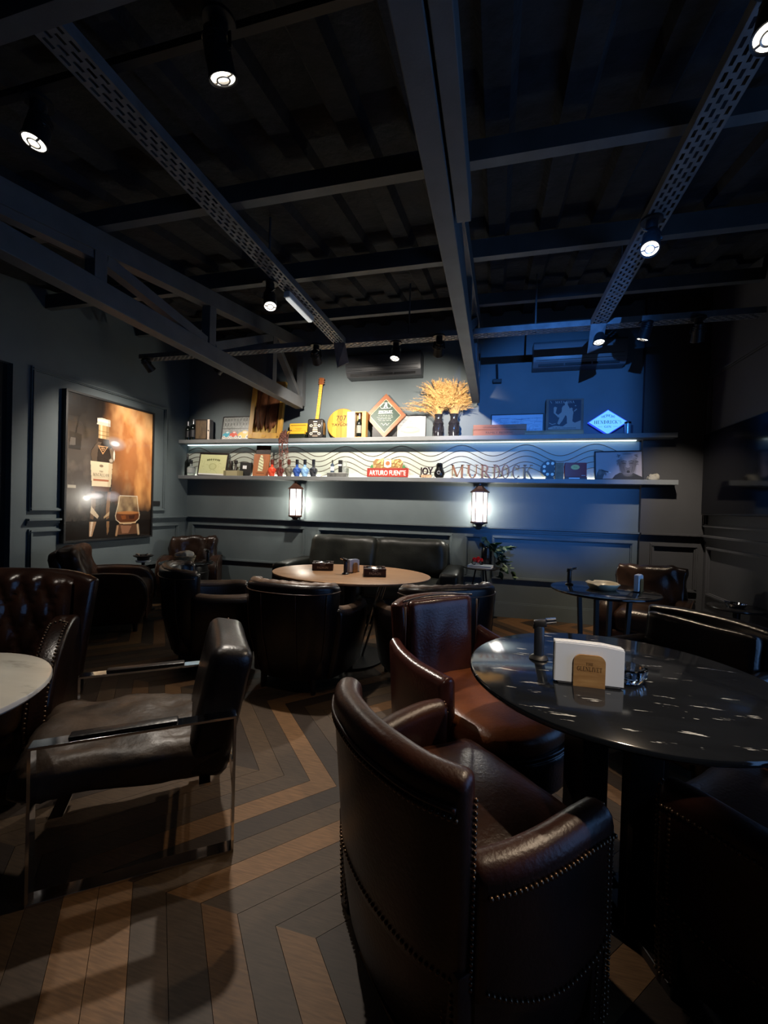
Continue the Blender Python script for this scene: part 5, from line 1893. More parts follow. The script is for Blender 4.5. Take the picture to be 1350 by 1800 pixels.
for i in range(7):
    b_ = B()
    x0 = -.135 + .045 * i; L_ = random.uniform(.54, .62) + (.03 if i % 2 else -.02) - .05 * (i > 4); wd = random.uniform(.055, .072)
    n = 10
    rows = []
    for j in range(n + 1):
        v = j / n
        hw = wd * (.35 + .65 * math.sin(PI * min(1, v * .62 + .12))) * (1 - v ** 5) + .002
        dx = .012 * math.sin(v * 5 + i)
        rows.append([b_.verts.new((x0 + dx + hw * s * (1 if abs(s) < 1 else 1), (.004 - .010 * (i % 3)) - .012 * (1 - abs(s)) + .005 * math.sin(v * 19 + i * 2 + s * 3), H_ - .075 - L_ * v)) for s in (-1, -.5, 0, .5, 1)])
    for A, C in zip(rows, rows[1:]):
        for k in range(4):
            b_.faces.new((A[k], C[k], C[k + 1], A[k + 1]))
    bmesh.ops.solidify(b_, geom=b_.faces[:], thickness=.0016)
    obj('leaf', b_, LEAF[i % 3], t, smooth=True)

# dried hanging plant spilling over the shelf edge
b_ = B(); random.seed(8)
for i in range(26):
    x0 = random.uniform(-.05, .05); y0 = random.uniform(-.03, .01)
    up_ = random.uniform(.03, .13)
    fall = random.uniform(.05, .42) if random.random() < .55 else -.02
    pts = [(x0 * .3, .0, .0), (x0, y0, up_), (x0 * 1.3, -.085 - random.uniform(0, .02), min(.03, up_)), (x0 * 1.3 + random.uniform(-.02, .02), -.108, -.06 - max(0, fall) * .4), (x0 * 1.4 + random.uniform(-.03, .03), -.112, -.06 - max(0, fall))]
    q = smooth_path(pts, 5)
    tube(b_, q, .0022, seg=4)
    for k in range(3, len(q), 2):
        c = Vector(q[k]) + Vector((random.uniform(-.012, .012), random.uniform(-.006, 0), random.uniform(-.012, .012)))
        a = random.uniform(0, 6.28)
        v1 = Vector((math.cos(a), -.3, math.sin(a))) * .014; v2 = Vector((-math.sin(a), -.3, math.cos(a))) * .006
        vs_ = [b_.verts.new(c + d) for d in (v1, v2, -v1, -v2)]
        b_.faces.new(vs_)
o = tag(obj('dried_vine', b_, mat('dried russet vine', '#5e3a31', rough=.8, var=.4, vscale=30), None), 'dried reddish vine hanging from the upper shelf over the bottles below', 'plant', kind='stuff')
o.location = (-2.67, 5.105, SZU + .003)

# yellow box: open lid behind a dark tray
t = thing('cigar_box', 'open yellow cigar box with dark base beside the dried vine on the upper shelf', 'box', (-2.52, 5.10, SZU), 0)
b_ = B(); bx(b_, -.13, .115, -.045, .045, 0, .062, bev=.003)
obj('base', b_, mat('dark green box base', '#1c211a', rough=.4), t)
b_ = B(); bx(b_, -.13, .115, -.05, -.004, .062, .096, bev=.002)
obj('yellow_band', b_, mat('yellow box print', '#d2a52c', rough=.5), t)
p = Pic(.25, .115, 60, '#cfa22e'); p.rect(.06, .75, .94, .80, '#7a5512'); p.rect(.3, .42, .7, .46, '#8a6216'); p.rect(.36, .30, .64, .33, '#8a6216'); p.rect(.05, .1, .95, .13, '#7a5512')
b_ = B(); prism(b_, [(-.125, .096), (.115, .096), (.13, .205), (-.12, .205)], .012, .022, 'Y')
obj('lid', b_, mat('yellow box lid', '#c99a28', rough=.5), t)
p.make('print', INK, t, Matrix.Translation((0, .0112, .094)))

# black radio-shaped jug with a guitar neck
t = thing('guitar_ornament', 'small amplifier shaped ornament with a yellow guitar neck on the upper shelf', 'ornament', (-2.255, 5.09, SZU), .05)
b_ = B(); bx(b_, -.105, .105, -.05, .05, 0, .25, bev=.022, seg=3)
obj('body', b_, mat('black ornament enamel', (.012, .011, .011), rough=.25), t, smooth='auto')
p = Pic(.18, .22, 60, '#1a1614')
p.rect(.08, .05, .92, .95, '#241d19')
for cx_, cy_ in ((.2, .66), (.8, .66), (.2, .2), (.8, .2)):
    p.ell(cx_, cy_, .11, .08, '#cfc8ba'); p.ell(cx_, cy_, .06, .045, '#1a1614')
for k in range(5):
    p.rect(.30 + .02 * k, .28 + .11 * k, .70 - .02 * k, .345 + .11 * k, '#d9cba8')
p.rect(.35, .86, .65, .92, '#e0d6bd'); p.rect(.3, .02, .7, .12, '#6d6257')
p.make('print', INK, t, Matrix.Translation((0, -.0507, .016)))
b_ = B(); bx(b_, .1052, .112, -.03, .03, .05, .20)
obj('side_plate', b_, mat('aged brass', '#8b6a3e', rough=.4, metal=.5), t)
b_ = B()
NK = RY(.095)
box(b_, Vector((.0, .01, .25)) + NK @ Vector((0, 0, .225)), (.042, .016, .45), rot=NK, bev=.002)
obj('neck', b_, mat('yellow maple neck', '#d39b36', rough=.4, var=.2, vscale=8, stretch=(1, 1, .2)), t)
b_ = B()
for k in range(14):
    box(b_, Vector((.0, .0012, .25)) + NK @ Vector((0, 0, .02 + .031 * k)), (.040, .0015, .002), rot=NK)
obj('fret', b_, M_BRUSH, t)
b_ = B(); box(b_, Vector((0, .012, .25)) + NK @ Vector((0, 0, .495)), (.062, .016, .09), rot=NK, bev=.006)
for s in (-1, 1):
    for k in range(3):
        c = Vector((0, .012, .25)) + NK @ Vector((s * .036, 0, .468 + .027 * k))
        box(b_, c, (.014, .010, .010), rot=NK, bev=.002)
obj('head_stock', b_, mat('red brown head', '#8a4d27', rough=.4), t)

# round barrel head
t = thing('barrel_head', 'round yellow wooden barrel head with dark stamped letters on the upper shelf', 'barrel lid', (-1.925, 5.115, SZU), rot=(-.12, 0, 0))
R_ = .195
BW = [mat('barrel stave %d' % i, c, rough=.45, var=.25, vscale=5, stretch=(3, 1, .5), color2=d) for i, (c, d) in enumerate((('#c08a28', '#a97420'), ('#cb9730', '#b58124'), ('#b67d24', '#9c691c')))]
xs_ = [-.195, -.13, -.065, 0.0, .07, .135, .195]
for i in range(6):
    x0, x1 = xs_[i] + .0008, xs_[i + 1] - .0008
    P = []
    for k in range(9):
        x = x0 + (x1 - x0) * k / 8; P.append((x, R_ + math.sqrt(max(0, R_ ** 2 - x * x))))
    for k in range(8, -1, -1):
        x = x0 + (x1 - x0) * k / 8; P.append((x, R_ - math.sqrt(max(0, R_ ** 2 - x * x))))
    Q = []
    for q in P:
        if not Q or abs(q[0] - Q[-1][0]) + abs(q[1] - Q[-1][1]) > 1e-5:
            Q.append(q)
    if abs(Q[0][0] - Q[-1][0]) + abs(Q[0][1] - Q[-1][1]) < 1e-5:
        Q.pop()
    b_ = B(); prism(b_, Q, -.014, .014, 'Y')
    obj('stave', b_, BW[i % 3], t)
b_ = B()
tube(b_, [(R_ * math.cos(a), 0, R_ + R_ * math.sin(a)) for a in [2 * PI * i / 48 for i in range(48)]], .008, seg=6, closed=True)
obj('rim', b_, mat('barrel rim', '#8c6420', rough=.5), t, smooth=True)
DARKP = mat('dark stamped print', '#33200c', rough=.7)
tb = text_bm('TAYLOR', .034, .001, .235, bold=.02); place(tb, (-.018, -.0145, .165)); obj('lettering', tb, DARKP, t)
tb = text_bm('707', .070, .001, .135); place(tb, (-.01, -.0145, .235)); obj('lettering', tb, DARKP, t)
tb = text_bm('Tawny', .022, .001, .09); place(tb, (-.012, -.0145, .208)); obj('lettering', tb, DARKP, t)

# open whisky carton with bottle
t = thing('bottle_carton', 'cream gift carton with open front standing beside the round barrel head', 'carton', (-1.69, 5.056, SZU), .0)
CREAM = mat('cream carton', '#c7bda6', rough=.6)
b_ = B(); bx(b_, -.122, -.022, -.045, .045, 0, .318, bev=.002)
obj('closed_side', b_, CREAM, t)
p = Pic(.09, .30, 40, '#cfc6b0'); p.ell(.5, .82, .26, .07, '#6d6658'); p.ell(.5, .82, .13, .035, '#cfc6b0'); p.rect(.25, .70, .75, .715, '#8a8272'); p.rect(.2, .30, .8, .31, '#a89f8c'); p.rect(.2, .27, .8, .275, '#a89f8c')
p.make('print', INK, t, Matrix.Translation((-.072, -.0456, .008)))
b_ = B()
bx(b_, -.021, .122, .035, .045, 0, .318); bx(b_, .072, .122, -.045, .035, 0, .318); bx(b_, -.021, .072, -.045, .035, .306, .318); bx(b_, -.021, .072, -.045, .035, 0, .006)
obj('open_side', b_, mat('tan carton inside', '#b4894c', rough=.6), t)
bottle('dark bottle with grey label standing inside the open cream carton', -1.662, 5.051, SZU + .006, .037, .298, GLS, FOIL, mat('grey bottle label', '#77756b', rough=.6))

# diamond plaque
t = thing('diamond_plaque', 'diamond shaped wooden plaque with green panel and white lettering on the upper shelf', 'plaque', (-1.352, 5.102, SZU), rot=(-.10, 0, 0))
PW = mat('orange plaque wood', '#8f5632', rough=.45, var=.25, vscale=6, stretch=(1, 1, 3), color2='#7a4526')
hw, hh = .262, .280
def dia(k): return [(0, hh - hh * k), (hw * k, hh), (0, hh + hh * k), (-hw * k, hh)]
b_ = B()
A_, C_ = dia(1.0), dia(.77)
for i in range(4):
    j = (i + 1) % 4
    prism(b_, [A_[i], A_[j], C_[j], C_[i]], -.020, .012, 'Y')
obj('wood_frame', b_, PW, t)
b_ = B(); A_, C_ = dia(.77), dia(.735)
for i in range(4):
    j = (i + 1) % 4
    prism(b_, [A_[i], A_[j], C_[j], C_[i]], -.014, .012, 'Y')
obj('inner_edge', b_, mat('pale edge', '#c4a988', rough=.5), t)
b_ = B(); prism(b_, dia(.735), -.010, .010, 'Y')
obj('green_panel', b_, mat('dark green panel', '#1f3529', rough=.5, var=.1, vscale=12), t)
WHT = mat('white lettering', '#dfe2da', rough=.6)
tb = text_bm('SPECIALIST', .030, .0012, .175, bold=.02); place(tb, (0, -.0102, .318)); obj('lettering', tb, WHT, t)
b_ = B(); bx(b_, -.095, .095, -.0115, -.0101, .308, .312); obj('underline', b_, WHT, t)
random.seed(4)
b_ = B()
for k, z in enumerate((.285, .262, .240, .219)):
    half = .105 - .012 * abs(k - 1)
    x = -half
    while x < half - .012:
        wl = random.uniform(.018, .042)
        pts = [(x + wl * i / 8, -.0112, z + .0045 * math.sin(i * 2.4 + k)) for i in range(9)]
        tube(b_, pts, .0017, seg=4); x += wl + .009
pts = [(-.05 + .011 * i, -.0112, .172 + .016 * math.sin(i * 1.5)) for i in range(11)]
tube(b_, pts, .0022, seg=4)
obj('handwriting', b_, WHT, t)
b_ = B()
H6 = [(-.075, .400), (-.055, .375), (.055, .375), (.075, .400), (.03, .445), (-.03, .445)]
tube(b_, [(x, -.0112, z) for x, z in H6], .003, seg=4, closed=True)
prism(b_, [(-.028, .378), (-.012, .378), (-.006, .402), (.006, .402), (.012, .378), (.028, .378), (.014, .412), (.016, .43), (.006, .452), (-.002, .452), (-.006, .436), (-.014, .42)], -.0115, -.0101, 'Y')
obj('emblem', b_, WHT, t)
# dark blocks behind it
b_ = B(); bx(b_, -.155, .165, -.01, .01, 0, .16)
o = tag(obj('backing_board', b_, M_BLACK), 'black board standing behind the diamond plaque on the upper shelf', 'board'); o.location = (-1.37, 5.165, SZU)

def sketch(w_, h, px, seed, base='#d9dcdc', ink='#59605f', n=60, tint=None):
    p = Pic(w_, h, px, base); rnd = random.Random(seed)
    if tint:
        p.ell(.45, .32, .38, .2, tint, .5, .5)
    for i in range(n):
        x, y = rnd.uniform(.08, .9), rnd.uniform(.2, .85); a = rnd.uniform(-.3, .3) if rnd.random() < .7 else 1.5
        L_ = rnd.uniform(.05, .25)
        p.line([(x, y), (x + L_ * math.cos(a), y + L_ * math.sin(a) * .5)], .004, ink, .8)
    return p
p = sketch(.385, .27, 130, 3, '#a3a7a8', '#4c4f4e', 46, '#c9b88c')
for k in range(5):
    p.line([(.05 + .04 * k, .95 - .02 * k), (.45 + .1 * k, .70 - .01 * k)], .004, '#777b7b', .7)
p.ell(.5, .35, .34, .16, '#6b6a62', .5, .25); p.ell(.52, .37, .28, .10, '#c3b795', .8, .2)
picture('white framed sketch of a landscape half hidden by the diamond plaque', -1.045, 5.165, SZU, .405, .292, p, .010, .04)

# two black lantern vases with dried grass
def grass_vase(label, glabel, x, seed):
    t = thing('vase', label, 'vase', (x, 5.085, SZU))
    b_ = B(); lathe(b_, [(0, 0), (.062, 0), (.064, .010), (.060, .018), (.060, .145), (.066, .155), (.064, .168), (.050, .19), (.044, .20), (.044, .245), (.050, .255), (.050, .268), (.040, .268), (.036, .20), (.052, .15), (.052, .02), (0, .015)], 32)
    obj('body', b_, mat('black pressed glass', (.016, .015, .018), rough=.12), t, smooth='auto')
    b_ = B()
    for k in range(8):
        a = 2 * PI * k / 8
        c = Vector((.061 * math.cos(a), .061 * math.sin(a), .085))
        q = [c + Vector((-math.sin(a) * .017 * math.cos(u), math.cos(a) * .017 * math.cos(u), .045 * math.sin(u))) for u in [2 * PI * i / 12 for i in range(12)]]
        tube(b_, q, .0035, seg=5, closed=True)
    obj('relief', b_, mat('black pressed glass', (.016, .015, .018), rough=.12), t, smooth=True)
    b_ = B(); rnd = random.Random(seed)
    for i in range(170):
        a = rnd.uniform(0, 2 * PI); rr = abs(rnd.gauss(0, .5))
        side = rnd.uniform(-1, 1)
        ex = side * .17 + rnd.gauss(0, .025); ey = -abs(rnd.gauss(0, .045)) - .02 + .045 * rnd.random()
        ez = .61 + rnd.uniform(-.22, .10) - abs(side) ** 2 * .06
        if seed == 1 and rnd.random() < .05:
            ex = -.30 + rnd.uniform(-.08, .05); ez = rnd.uniform(.28, .45)
        base = Vector((rnd.uniform(-.02, .02), rnd.uniform(-.02, .02), .16))
        tip = Vector((ex, max(-.12, min(.04, ey)), max(.34, ez)))
        mid = Vector((tip.x * .35, tip.y * .4, base.z + (tip.z - base.z) * .7))
        q = [Vector(v) for v in smooth_path([tuple(base), tuple(mid), tuple(tip)], 4)]
        tube(b_, q, .0013, seg=3, cap=False)
        d = (tip - mid).normalized()
        droop = Vector((ex * .25, -.02, -.05 * rnd.random()))
        n = 22
        for k in range(n):
            f = k / n
            c = mid.lerp(tip, .35 + .65 * f) + droop * f * f
            e = Vector((rnd.gauss(0, 1), rnd.gauss(0, .5), rnd.gauss(0, 1))).normalized()
            L_ = rnd.uniform(.016, .034) * (1.1 - .5 * f)
            dd = (d * .75 + e * .6 + Vector((0, 0, -.25))).normalized()
            sd = dd.cross(Vector((0, 1, .2))).normalized() * .0028
            vs_ = [b_.verts.new(c - sd), b_.verts.new(c + sd), b_.verts.new(c + dd * L_)]
            b_.faces.new(vs_)
    o = obj('dried_grass', b_, mat('dried reed grass', '#c9a264', rough=.8, var=.45, vscale=26, color2='#8a6232'))
    tag(o, glabel, 'dried grass', kind='stuff'); o.location = (x, 5.085, SZU)
grass_vase('left black pressed glass vase full of dried grass on the upper shelf', 'golden dried grass standing in the left black vase', -.685, 1)
grass_vase('right black pressed glass vase full of dried grass on the upper shelf', 'golden dried grass standing in the right black vase', -.500, 2)

# orange wooden box, flat box, wide picture
t = thing('wooden_box', 'long orange wooden box with dark burnt lettering on the upper shelf', 'box', (.022, 5.065, SZU))
OW = mat('orange cedar', '#8e4f2c', rough=.5, var=.25, vscale=5, stretch=(1, 3, 8), color2='#753f22')
b_ = B(); bx(b_, -.293, .293, -.045, .045, 0, .064, bev=.002); obj('box_base', b_, OW, t)
b_ = B(); bx(b_, -.293, .293, -.045, .045, .0655, .122, bev=.002); obj('box_lid', b_, OW, t)
for i, (s, z) in enumerate((('LEGENDARIO COLECCION', .082), ('FAMILY RESERVE', .02))):
    tb = text_bm(s, .022, .0008, .36 if i == 0 else .30); place(tb, (0, -.0453, z)); obj('lettering', tb, mat('burnt lettering', '#3a2412', rough=.6), t)
p = sketch(.565, .245, 190, 9, '#a9b6c6', '#4a6080', 90)
picture('wide black framed line drawing behind the orange wooden box', .215, 5.145, SZU, .585, .267, p, .011, .06)
t = thing('cigar_box', 'flat pale wooden box under the tall square box on the upper shelf', 'box', (.595, 5.06, SZU))
b_ = B(); bx(b_, -.30, .31, -.05, .05, 0, .030, bev=.002); obj('box_base', b_, mat('pale cedar', '#8a6d4a', rough=.5, var=.2, vscale=6), t)
b_ = B(); bx(b_, -.30, .31, -.05, .05, .0308, .044, bev=.002); obj('box_lid', b_, mat('pale cedar', '#8a6d4a', rough=.5, var=.2, vscale=6), t)

# tall square box with dark blue printed figures
t = thing('printed_box', 'tall square wooden box with dark blue print of dancing figures on the upper shelf', 'box', (.712, 5.085, SZU + .044), rot=(-.03, 0, .04))
b_ = B(); bx(b_, -.195, .195, -.03, .03, 0, .355, bev=.003)
obj('body', b_, mat('grey brown box wood', '#5e4c41', rough=.55, var=.2, vscale=8), t)
p = Pic(.335, .325, 150, '#12162a')
SK = '#8f8279'
p.poly([(0, 0), (1, 0), (1, .30), (.82, .22), (.70, .30), (.45, .10), (.20, .12), (0, .06)], SK)
p.poly([(.28, .42), (.36, .40), (.52, .62), (.60, .60), (.66, .70), (.60, .82), (.56, .92), (.50, .90), (.50, .80), (.42, .72), (.40, .58), (.30, .50)], SK)
p.ell(.545, .90, .05, .05, SK); p.ell(.52, .70, .11, .13, SK); p.ell(.64, .56, .13, .14, SK)
p.poly([(.40, .60), (.60, .64), (.44, .30), (.34, .16), (.28, .20)], SK); p.poly([(.56, .6), (.76, .52), (.74, .20), (.58, .18)], SK)
p.ell(.70, .69, .045, .045, SK); p.ell(.20, .72, .045, .055, SK); p.poly([(.16, .74), (.26, .76), (.22, .56), (.32, .48), (.28, .44), (.16, .56)], SK)
p.line([(.80, .62), (.86, .68)], .02, SK); p.line([(.03, .22), (.12, .17), (.22, .20)], .015, SK); p.ell(.83, .80, .02, .02, SK)
p.line([(.05, .97), (.09, .90)], .012, SK)
p.make('print', INK, t, Matrix.Translation((0, -.0308, .016)))
sb = serif_bm('MATA FINA', .026, .001, .20); place(sb, (0, -.0312, .305)); obj('lettering', sb, mat('pale print', '#a99b90', rough=.6), t)
tb = text_bm('PUROS HANDMADE', .013, .001, .24); place(tb, (0, -.0312, .024)); obj('lettering', tb, mat('dark blue print', '#12162a', rough=.6), t)

# glowing diamond sign
t = thing('neon_sign', 'glowing pale blue diamond sign with dark lettering at the right of the upper shelf', 'sign', (1.157, 5.10, SZU), rot=(-.05, 0, 0))
hw, hh = .198, .137
D_ = [(0, 0), (hw, hh), (0, 2 * hh), (-hw, hh)]
b_ = B(); prism(b_, D_, -.016, .02, 'Y')
obj('case', b_, mat('blue lit edge', '#20306a', rough=.4, emit='#2a48ff', estr=1.2), t)
b_ = B(); prism(b_, [(x * .95, hh + (z - hh) * .95) for x, z in D_], -.018, -.0162, 'Y')
obj('lit_face', b_, mat('lit blue face', '#7fb8e8', rough=.4, emit='#69b4ef', estr=POW['sign']), t)
NAVY = mat('navy lettering', '#07182c', rough=.6)
sb = serif_bm("HENDRICK'S", .036, .0012, .275); place(sb, (0, -.0182, hh - .018)); obj('lettering', sb, NAVY, t)
sb = serif_bm('GIN', .022, .0012, .075); place(sb, (0, -.0182, hh - .062)); obj('lettering', sb, NAVY, t)
b_ = B()
for k in range(5):
    x = -.05 + .025 * k
    pts = [(x + .016 * math.cos(a), -.0186, hh + .052 + .022 * (1 - abs(k - 2) * .35) + .012 * math.sin(a * (1 if k % 2 else 2))) for a in [2 * PI * i / 14 for i in range(14)]]
    tube(b_, pts, .0016, seg=4, closed=True)
bx(b_, -.10, -.055, -.0194, -.0182, hh - .052, hh - .050); bx(b_, .055, .10, -.0194, -.0182, hh - .052, hh - .050)
obj('ornament', b_, mat('blue print', '#2d5f92', rough=.6), t)
t = thing('tin', 'small pale metal tin in front of the glowing diamond sign', 'tin', (1.345, 5.06, SZU))
b_ = B(); lathe(b_, [(0, 0), (.030, 0), (.031, .004), (.031, .108), (0, .109)], 24); obj('body', b_, mat('pale tin', '#8fa9ba', rough=.3, metal=.5), t, smooth='auto')
b_ = B(); lathe(b_, [(0, .109), (.033, .109), (.033, .128), (.02, .134), (0, .134)], 24); obj('lid', b_, M_BLACK, t, smooth='auto')
b_ = B(); bx(b_, .02, .06, .0, .03, 0, .10); o = tag(obj('dark_packet', b_, mat('navy packet', (.01, .016, .04), rough=.4)), 'dark packet standing behind the small tin', 'packet'); o.location = (1.345, 5.085, SZU)

# ------------------------------------------------------------------ lower shelf
LY = 5.10
bottle('black wine bottle at the left end of the lower shelf', -4.205, LY, SZL, .037, .305, GLS, M_BLACK)
CLR = mat('clear bottle glass', (.82, .86, .86), rough=.05, trans=.85, ior=1.3)
bottle('clear squat bottle with grey label beside the black wine bottle on the lower shelf', -4.118, LY - .03, SZL, .052, .215, CLR, M_BLACK, mat('pale grey label', '#a5a9a6', rough=.6), 'squat')
p = Pic(.44, .29, 120, '#c9cc9a')
p.rect(0, 0, 1, .07, '#e4e6e2'); rnd = random.Random(6)
for i in range(40):
    x, y = rnd.uniform(.1, .85), rnd.uniform(.18, .8); p.line([(x, y), (x + rnd.uniform(-.12, .12), y + rnd.uniform(-.1, .1))], .004, '#8d9060', .8)
for k in range(7):
    a = PI * (.2 + .1 * k); p.ell(.5 - .26 * math.cos(a), .68 + .10 * math.sin(a) * .8, .03, .05, '#5d6038', .9)
p.ell(.5, .42, .14, .16, '#a9ac76', .8); p.ell(.5, .42, .10, .12, '#c9cc9a', .7)
picture('yellow-green certificate in a dark frame on the lower shelf', -3.815, 5.10, SZL, .455, .33, p, .013, .16, .03, mat('dark brown frame', '#241712', rough=.4), depth=.02)
# small plinth, toy cameras and dark case
t = thing('wooden_plinth', 'low pale wooden plinth right of the certificate on the lower shelf', 'plinth', (-3.45, LY - .02, SZL))
b_ = B(); bx(b_, -.125, .125, -.045, .045, 0, .072, bev=.003); obj('block', b_, mat('pale plinth wood', '#a39a76', rough=.6), t)
b_ = B(); bx(b_, -.1255, -.085, -.0455, -.044, .002, .07); bx(b_, .085, .1255, -.0455, -.044, .002, .07); obj('corner_band', b_, mat('darker plinth wood', '#7f7757', rough=.6), t)
t = thing('chess_knight', 'black carved knight shaped ornament standing on the pale plinth', 'ornament', (-3.455, LY - .02, SZL + .072))
b_ = B(); bx(b_, -.075, .075, -.04, .04, 0, .012, bev=.003); obj('plate', b_, M_BLACK, t)
b_ = B()
prism(b_, [(-.06, .012), (-.012, .012), (-.018, .06), (-.008, .10), (-.02, .135), (-.045, .14), (-.068, .115), (-.055, .095), (-.045, .09), (-.055, .05)], -.02, .02, 'Y'); bevel_all(b_, .005, 2)
obj('figure', b_, mat('dark pewter', (.05, .045, .04), rough=.35, metal=.5), t, smooth='auto')
b_ = B()
lathe(b_, [(0, .012), (.026, .012), (.018, .03), (.015, .09), (.026, .10), (.026, .135), (.02, .14), (0, .13)], 18, (.038, 0, 0))
obj('goblet', b_, mat('dark pewter', (.05, .045, .04), rough=.35, metal=.5), t, smooth='auto')
t = thing('dark_case', 'dark case with small white label leaning right of the carved ornament', 'case', (-3.300, LY + .03, SZL), rot=(-.05, .05, 0))
b_ = B(); bx(b_, -.085, .085, -.02, .02, 0, .19, bev=.003); obj('body', b_, M_BLACK, t)
b_ = B(); bx(b_, -.04, .02, -.0215, -.0205, .10, .145); obj('case_label', b_, M_PAPER, t)

# wooden tie plaque
t = thing('wooden_plaque', 'tall orange wooden plaque with a pale striped tie on the lower shelf', 'plaque', (-3.055, 5.10, SZL), rot=(-.09, .03, 0))
b_ = B(); bx(b_, -.115, .115, -.012, .012, 0, .30, bev=.002); obj('board', b_, mat('orange plaque board', '#a8673a', rough=.5, var=.2, vscale=5, stretch=(4, 1, 1), color2='#955730'), t)
b_ = B(); bx(b_, -.10, .115, .002, .014, .301, .42, bev=.002); obj('dark_top', b_, mat('dark plaque top', '#22140e', rough=.5), t)
b_ = B(); prism(b_, [(-.04, .07), (.032, .07), (.038, .20), (.012, .285), (-.012, .285), (-.034, .20)], -.0145, -.0122, 'Y'); obj('tie', b_, mat('pale tie', '#d6d7b0', rough=.6), t)
b_ = B()
for k in range(5):
    z = .09 + .04 * k
    prism(b_, [(-.036, z + .02), (.034, z - .012), (.034, z - .004), (-.036, z + .028)], -.0155, -.0146, 'Y')
obj('tie_stripe', b_, mat('brown stripe', '#6d4a2a', rough=.6), t)
tb = text_bm('IMPORTADOR', .012, .0008, .11); place(tb, (0, -.0124, .035)); obj('lettering', tb, mat('burnt lettering', '#3a2412', rough=.6), t)

# six little decanters
cols = [('orange red', '#d0341a', 1), ('wine red', '#4f1d18', 0), ('smoky brown', '#4a463c', 0), ('cobalt blue', '#16356f', 0), ('clear blue veined', '#5f7fb0', 1), ('near black', '#10131a', 0)]
CUT = [mat('decanter ' + n, c, rough=.08, spec=.7, var=.6, vscale=30, color2=(tuple(min(1, x * 3 + .05) for x in lin(c)))) for n, c, _ in cols]
for i, ((n, c, cl), x) in enumerate(zip(cols, (-2.862, -2.743, -2.618, -2.503, -2.392, -2.272))):
    bottle('%s small decanter, number %s from the left in the row of six' % (n, ('one', 'two', 'three', 'four', 'five', 'six')[i]) , x, LY - .035, SZL, .054, .222, CUT[i], mat('decanter cap %s' % ('red' if i == 0 else 'brown' if i in (1, 2) else 'black'), {0: '#5a2018', 1: '#5a2a20', 2: '#5a3a2a'}.get(i, '#10121a'), rough=.35), None, 'skull', 'decanter', group='row of small decanters on the lower shelf')

# tray with small bottles
t = thing('display_tray', 'small grey display tray carrying two little bottles on the lower shelf', 'tray', (-1.94, LY - .03, SZL))
b_ = B(); bx(b_, -.13, .13, -.045, .045, 0, .048, bev=.004); obj('block', b_, mat('grey stone tray', '#4c4c4a', rough=.5, var=.3, vscale=18), t)
b_ = B(); bx(b_, -.127, .127, -.042, .042, .0485, .054); obj('top_slab', b_, mat('pale slab', '#a8aaa4', rough=.4), t)
bottle('slim dark blue little bottle at the left on the display tray', -2.015, LY - .03, SZL + .054, .024, .16, mat('slate blue glass', (.05, .07, .10), rough=.1), M_BLACK, M_PAPER)
t = thing('perfume_bottle', 'black and white capped little bottle at the right on the display tray', 'bottle', (-1.905, LY - .03, SZL + .054))
b_ = B(); bx(b_, -.022, .018, -.02, .02, 0, .105, bev=.003); obj('body', b_, M_BLACK, t)
b_ = B(); bx(b_, -.024, .024, -.022, .022, .106, .158, bev=.003); obj('cap', b_, M_BLACK, t)
b_ = B(); bx(b_, -.0235, .02, -.0215, .0215, .085, .1058); obj('band', b_, M_PAPER, t)
t = thing('clear_block', 'small clear glass block beside the capped little bottle', 'block', (-1.852, LY - .03, SZL + .054))
b_ = B(); bx(b_, -.022, .022, -.02, .02, 0, .15, bev=.003); obj('glass', b_, CLR, t)

# red and gold sign
t = thing('shelf_sign', 'red sign with white lettering under a golden crest on the lower shelf', 'sign', (-1.30, 5.105, SZL), rot=(-.06, 0, 0))
b_ = B(); prism(b_, [(-.26, 0), (.26, 0), (.262, .118), (-.262, .118)], -.012, .012, 'Y'); obj('red_board', b_, mat('sign red', '#a8261a', rough=.45), t)
b_ = B()
for x0, x1, z0, z1 in ((-.252, .252, .006, .014), (-.252, .252, .104, .112), (-.252, -.244, .014, .104), (.244, .252, .014, .104)):
    bx(b_, x0, x1, -.0145, -.0122, z0, z1)
obj('border', b_, mat('brown border', '#5d1a10', rough=.5), t)
tb = text_bm('ARTURO FUENTE', .062, .003, .465, bold=.022); place(tb, (0, -.0123, .028)); obj('lettering', tb, mat('cream lettering', '#eee6d6', rough=.5), t)
GOLD = mat('gold crest', '#b58f4c', rough=.4, var=.4, vscale=30, color2='#e0c489')
b_ = B(); random.seed(12)
prism(b_, [(-.185, .119), (.185, .119), (.19, .20), (.15, .235), (.07, .225), (.0, .235), (-.07, .225), (-.15, .235), (-.19, .20)], -.004, .006, 'Y')
obj('crest_plate', b_, mat('dark gold plate', '#7a5a2a', rough=.5), t)
b_ = B()
for s in (-1, 1):
    for k in range(11):
        cx_, cz_ = s * random.uniform(.06, .18), random.uniform(.128, .222)
        r0 = random.uniform(.012, .022)
        pts = [(cx_ + r0 * (1 - i / 16) * math.cos(i * .75), -.0075, cz_ + r0 * (1 - i / 16) * math.sin(i * .75)) for i in range(15)]
        tube(b_, pts, .0042, seg=5)
obj('scroll', b_, GOLD, t, smooth=True)
b_ = B(); prism(b_, [(-.045, .135), (0, .122), (.045, .135), (.045, .225), (-.045, .225)], -.0085, -.0042, 'Y'); obj('shield', b_, mat('cream shield', '#e6dcc2', rough=.5), t)
b_ = B(); lathe(b_, [(0, 0), (.028, 0), (.028, .002), (0, .002)], 20); xform(b_, Matrix.Translation((0, -.0088, .178)) @ Matrix.Rotation(PI / 2, 4, 'X')); obj('medallion', b_, mat('copper medallion', '#a8532c', rough=.4), t)
b_ = B()
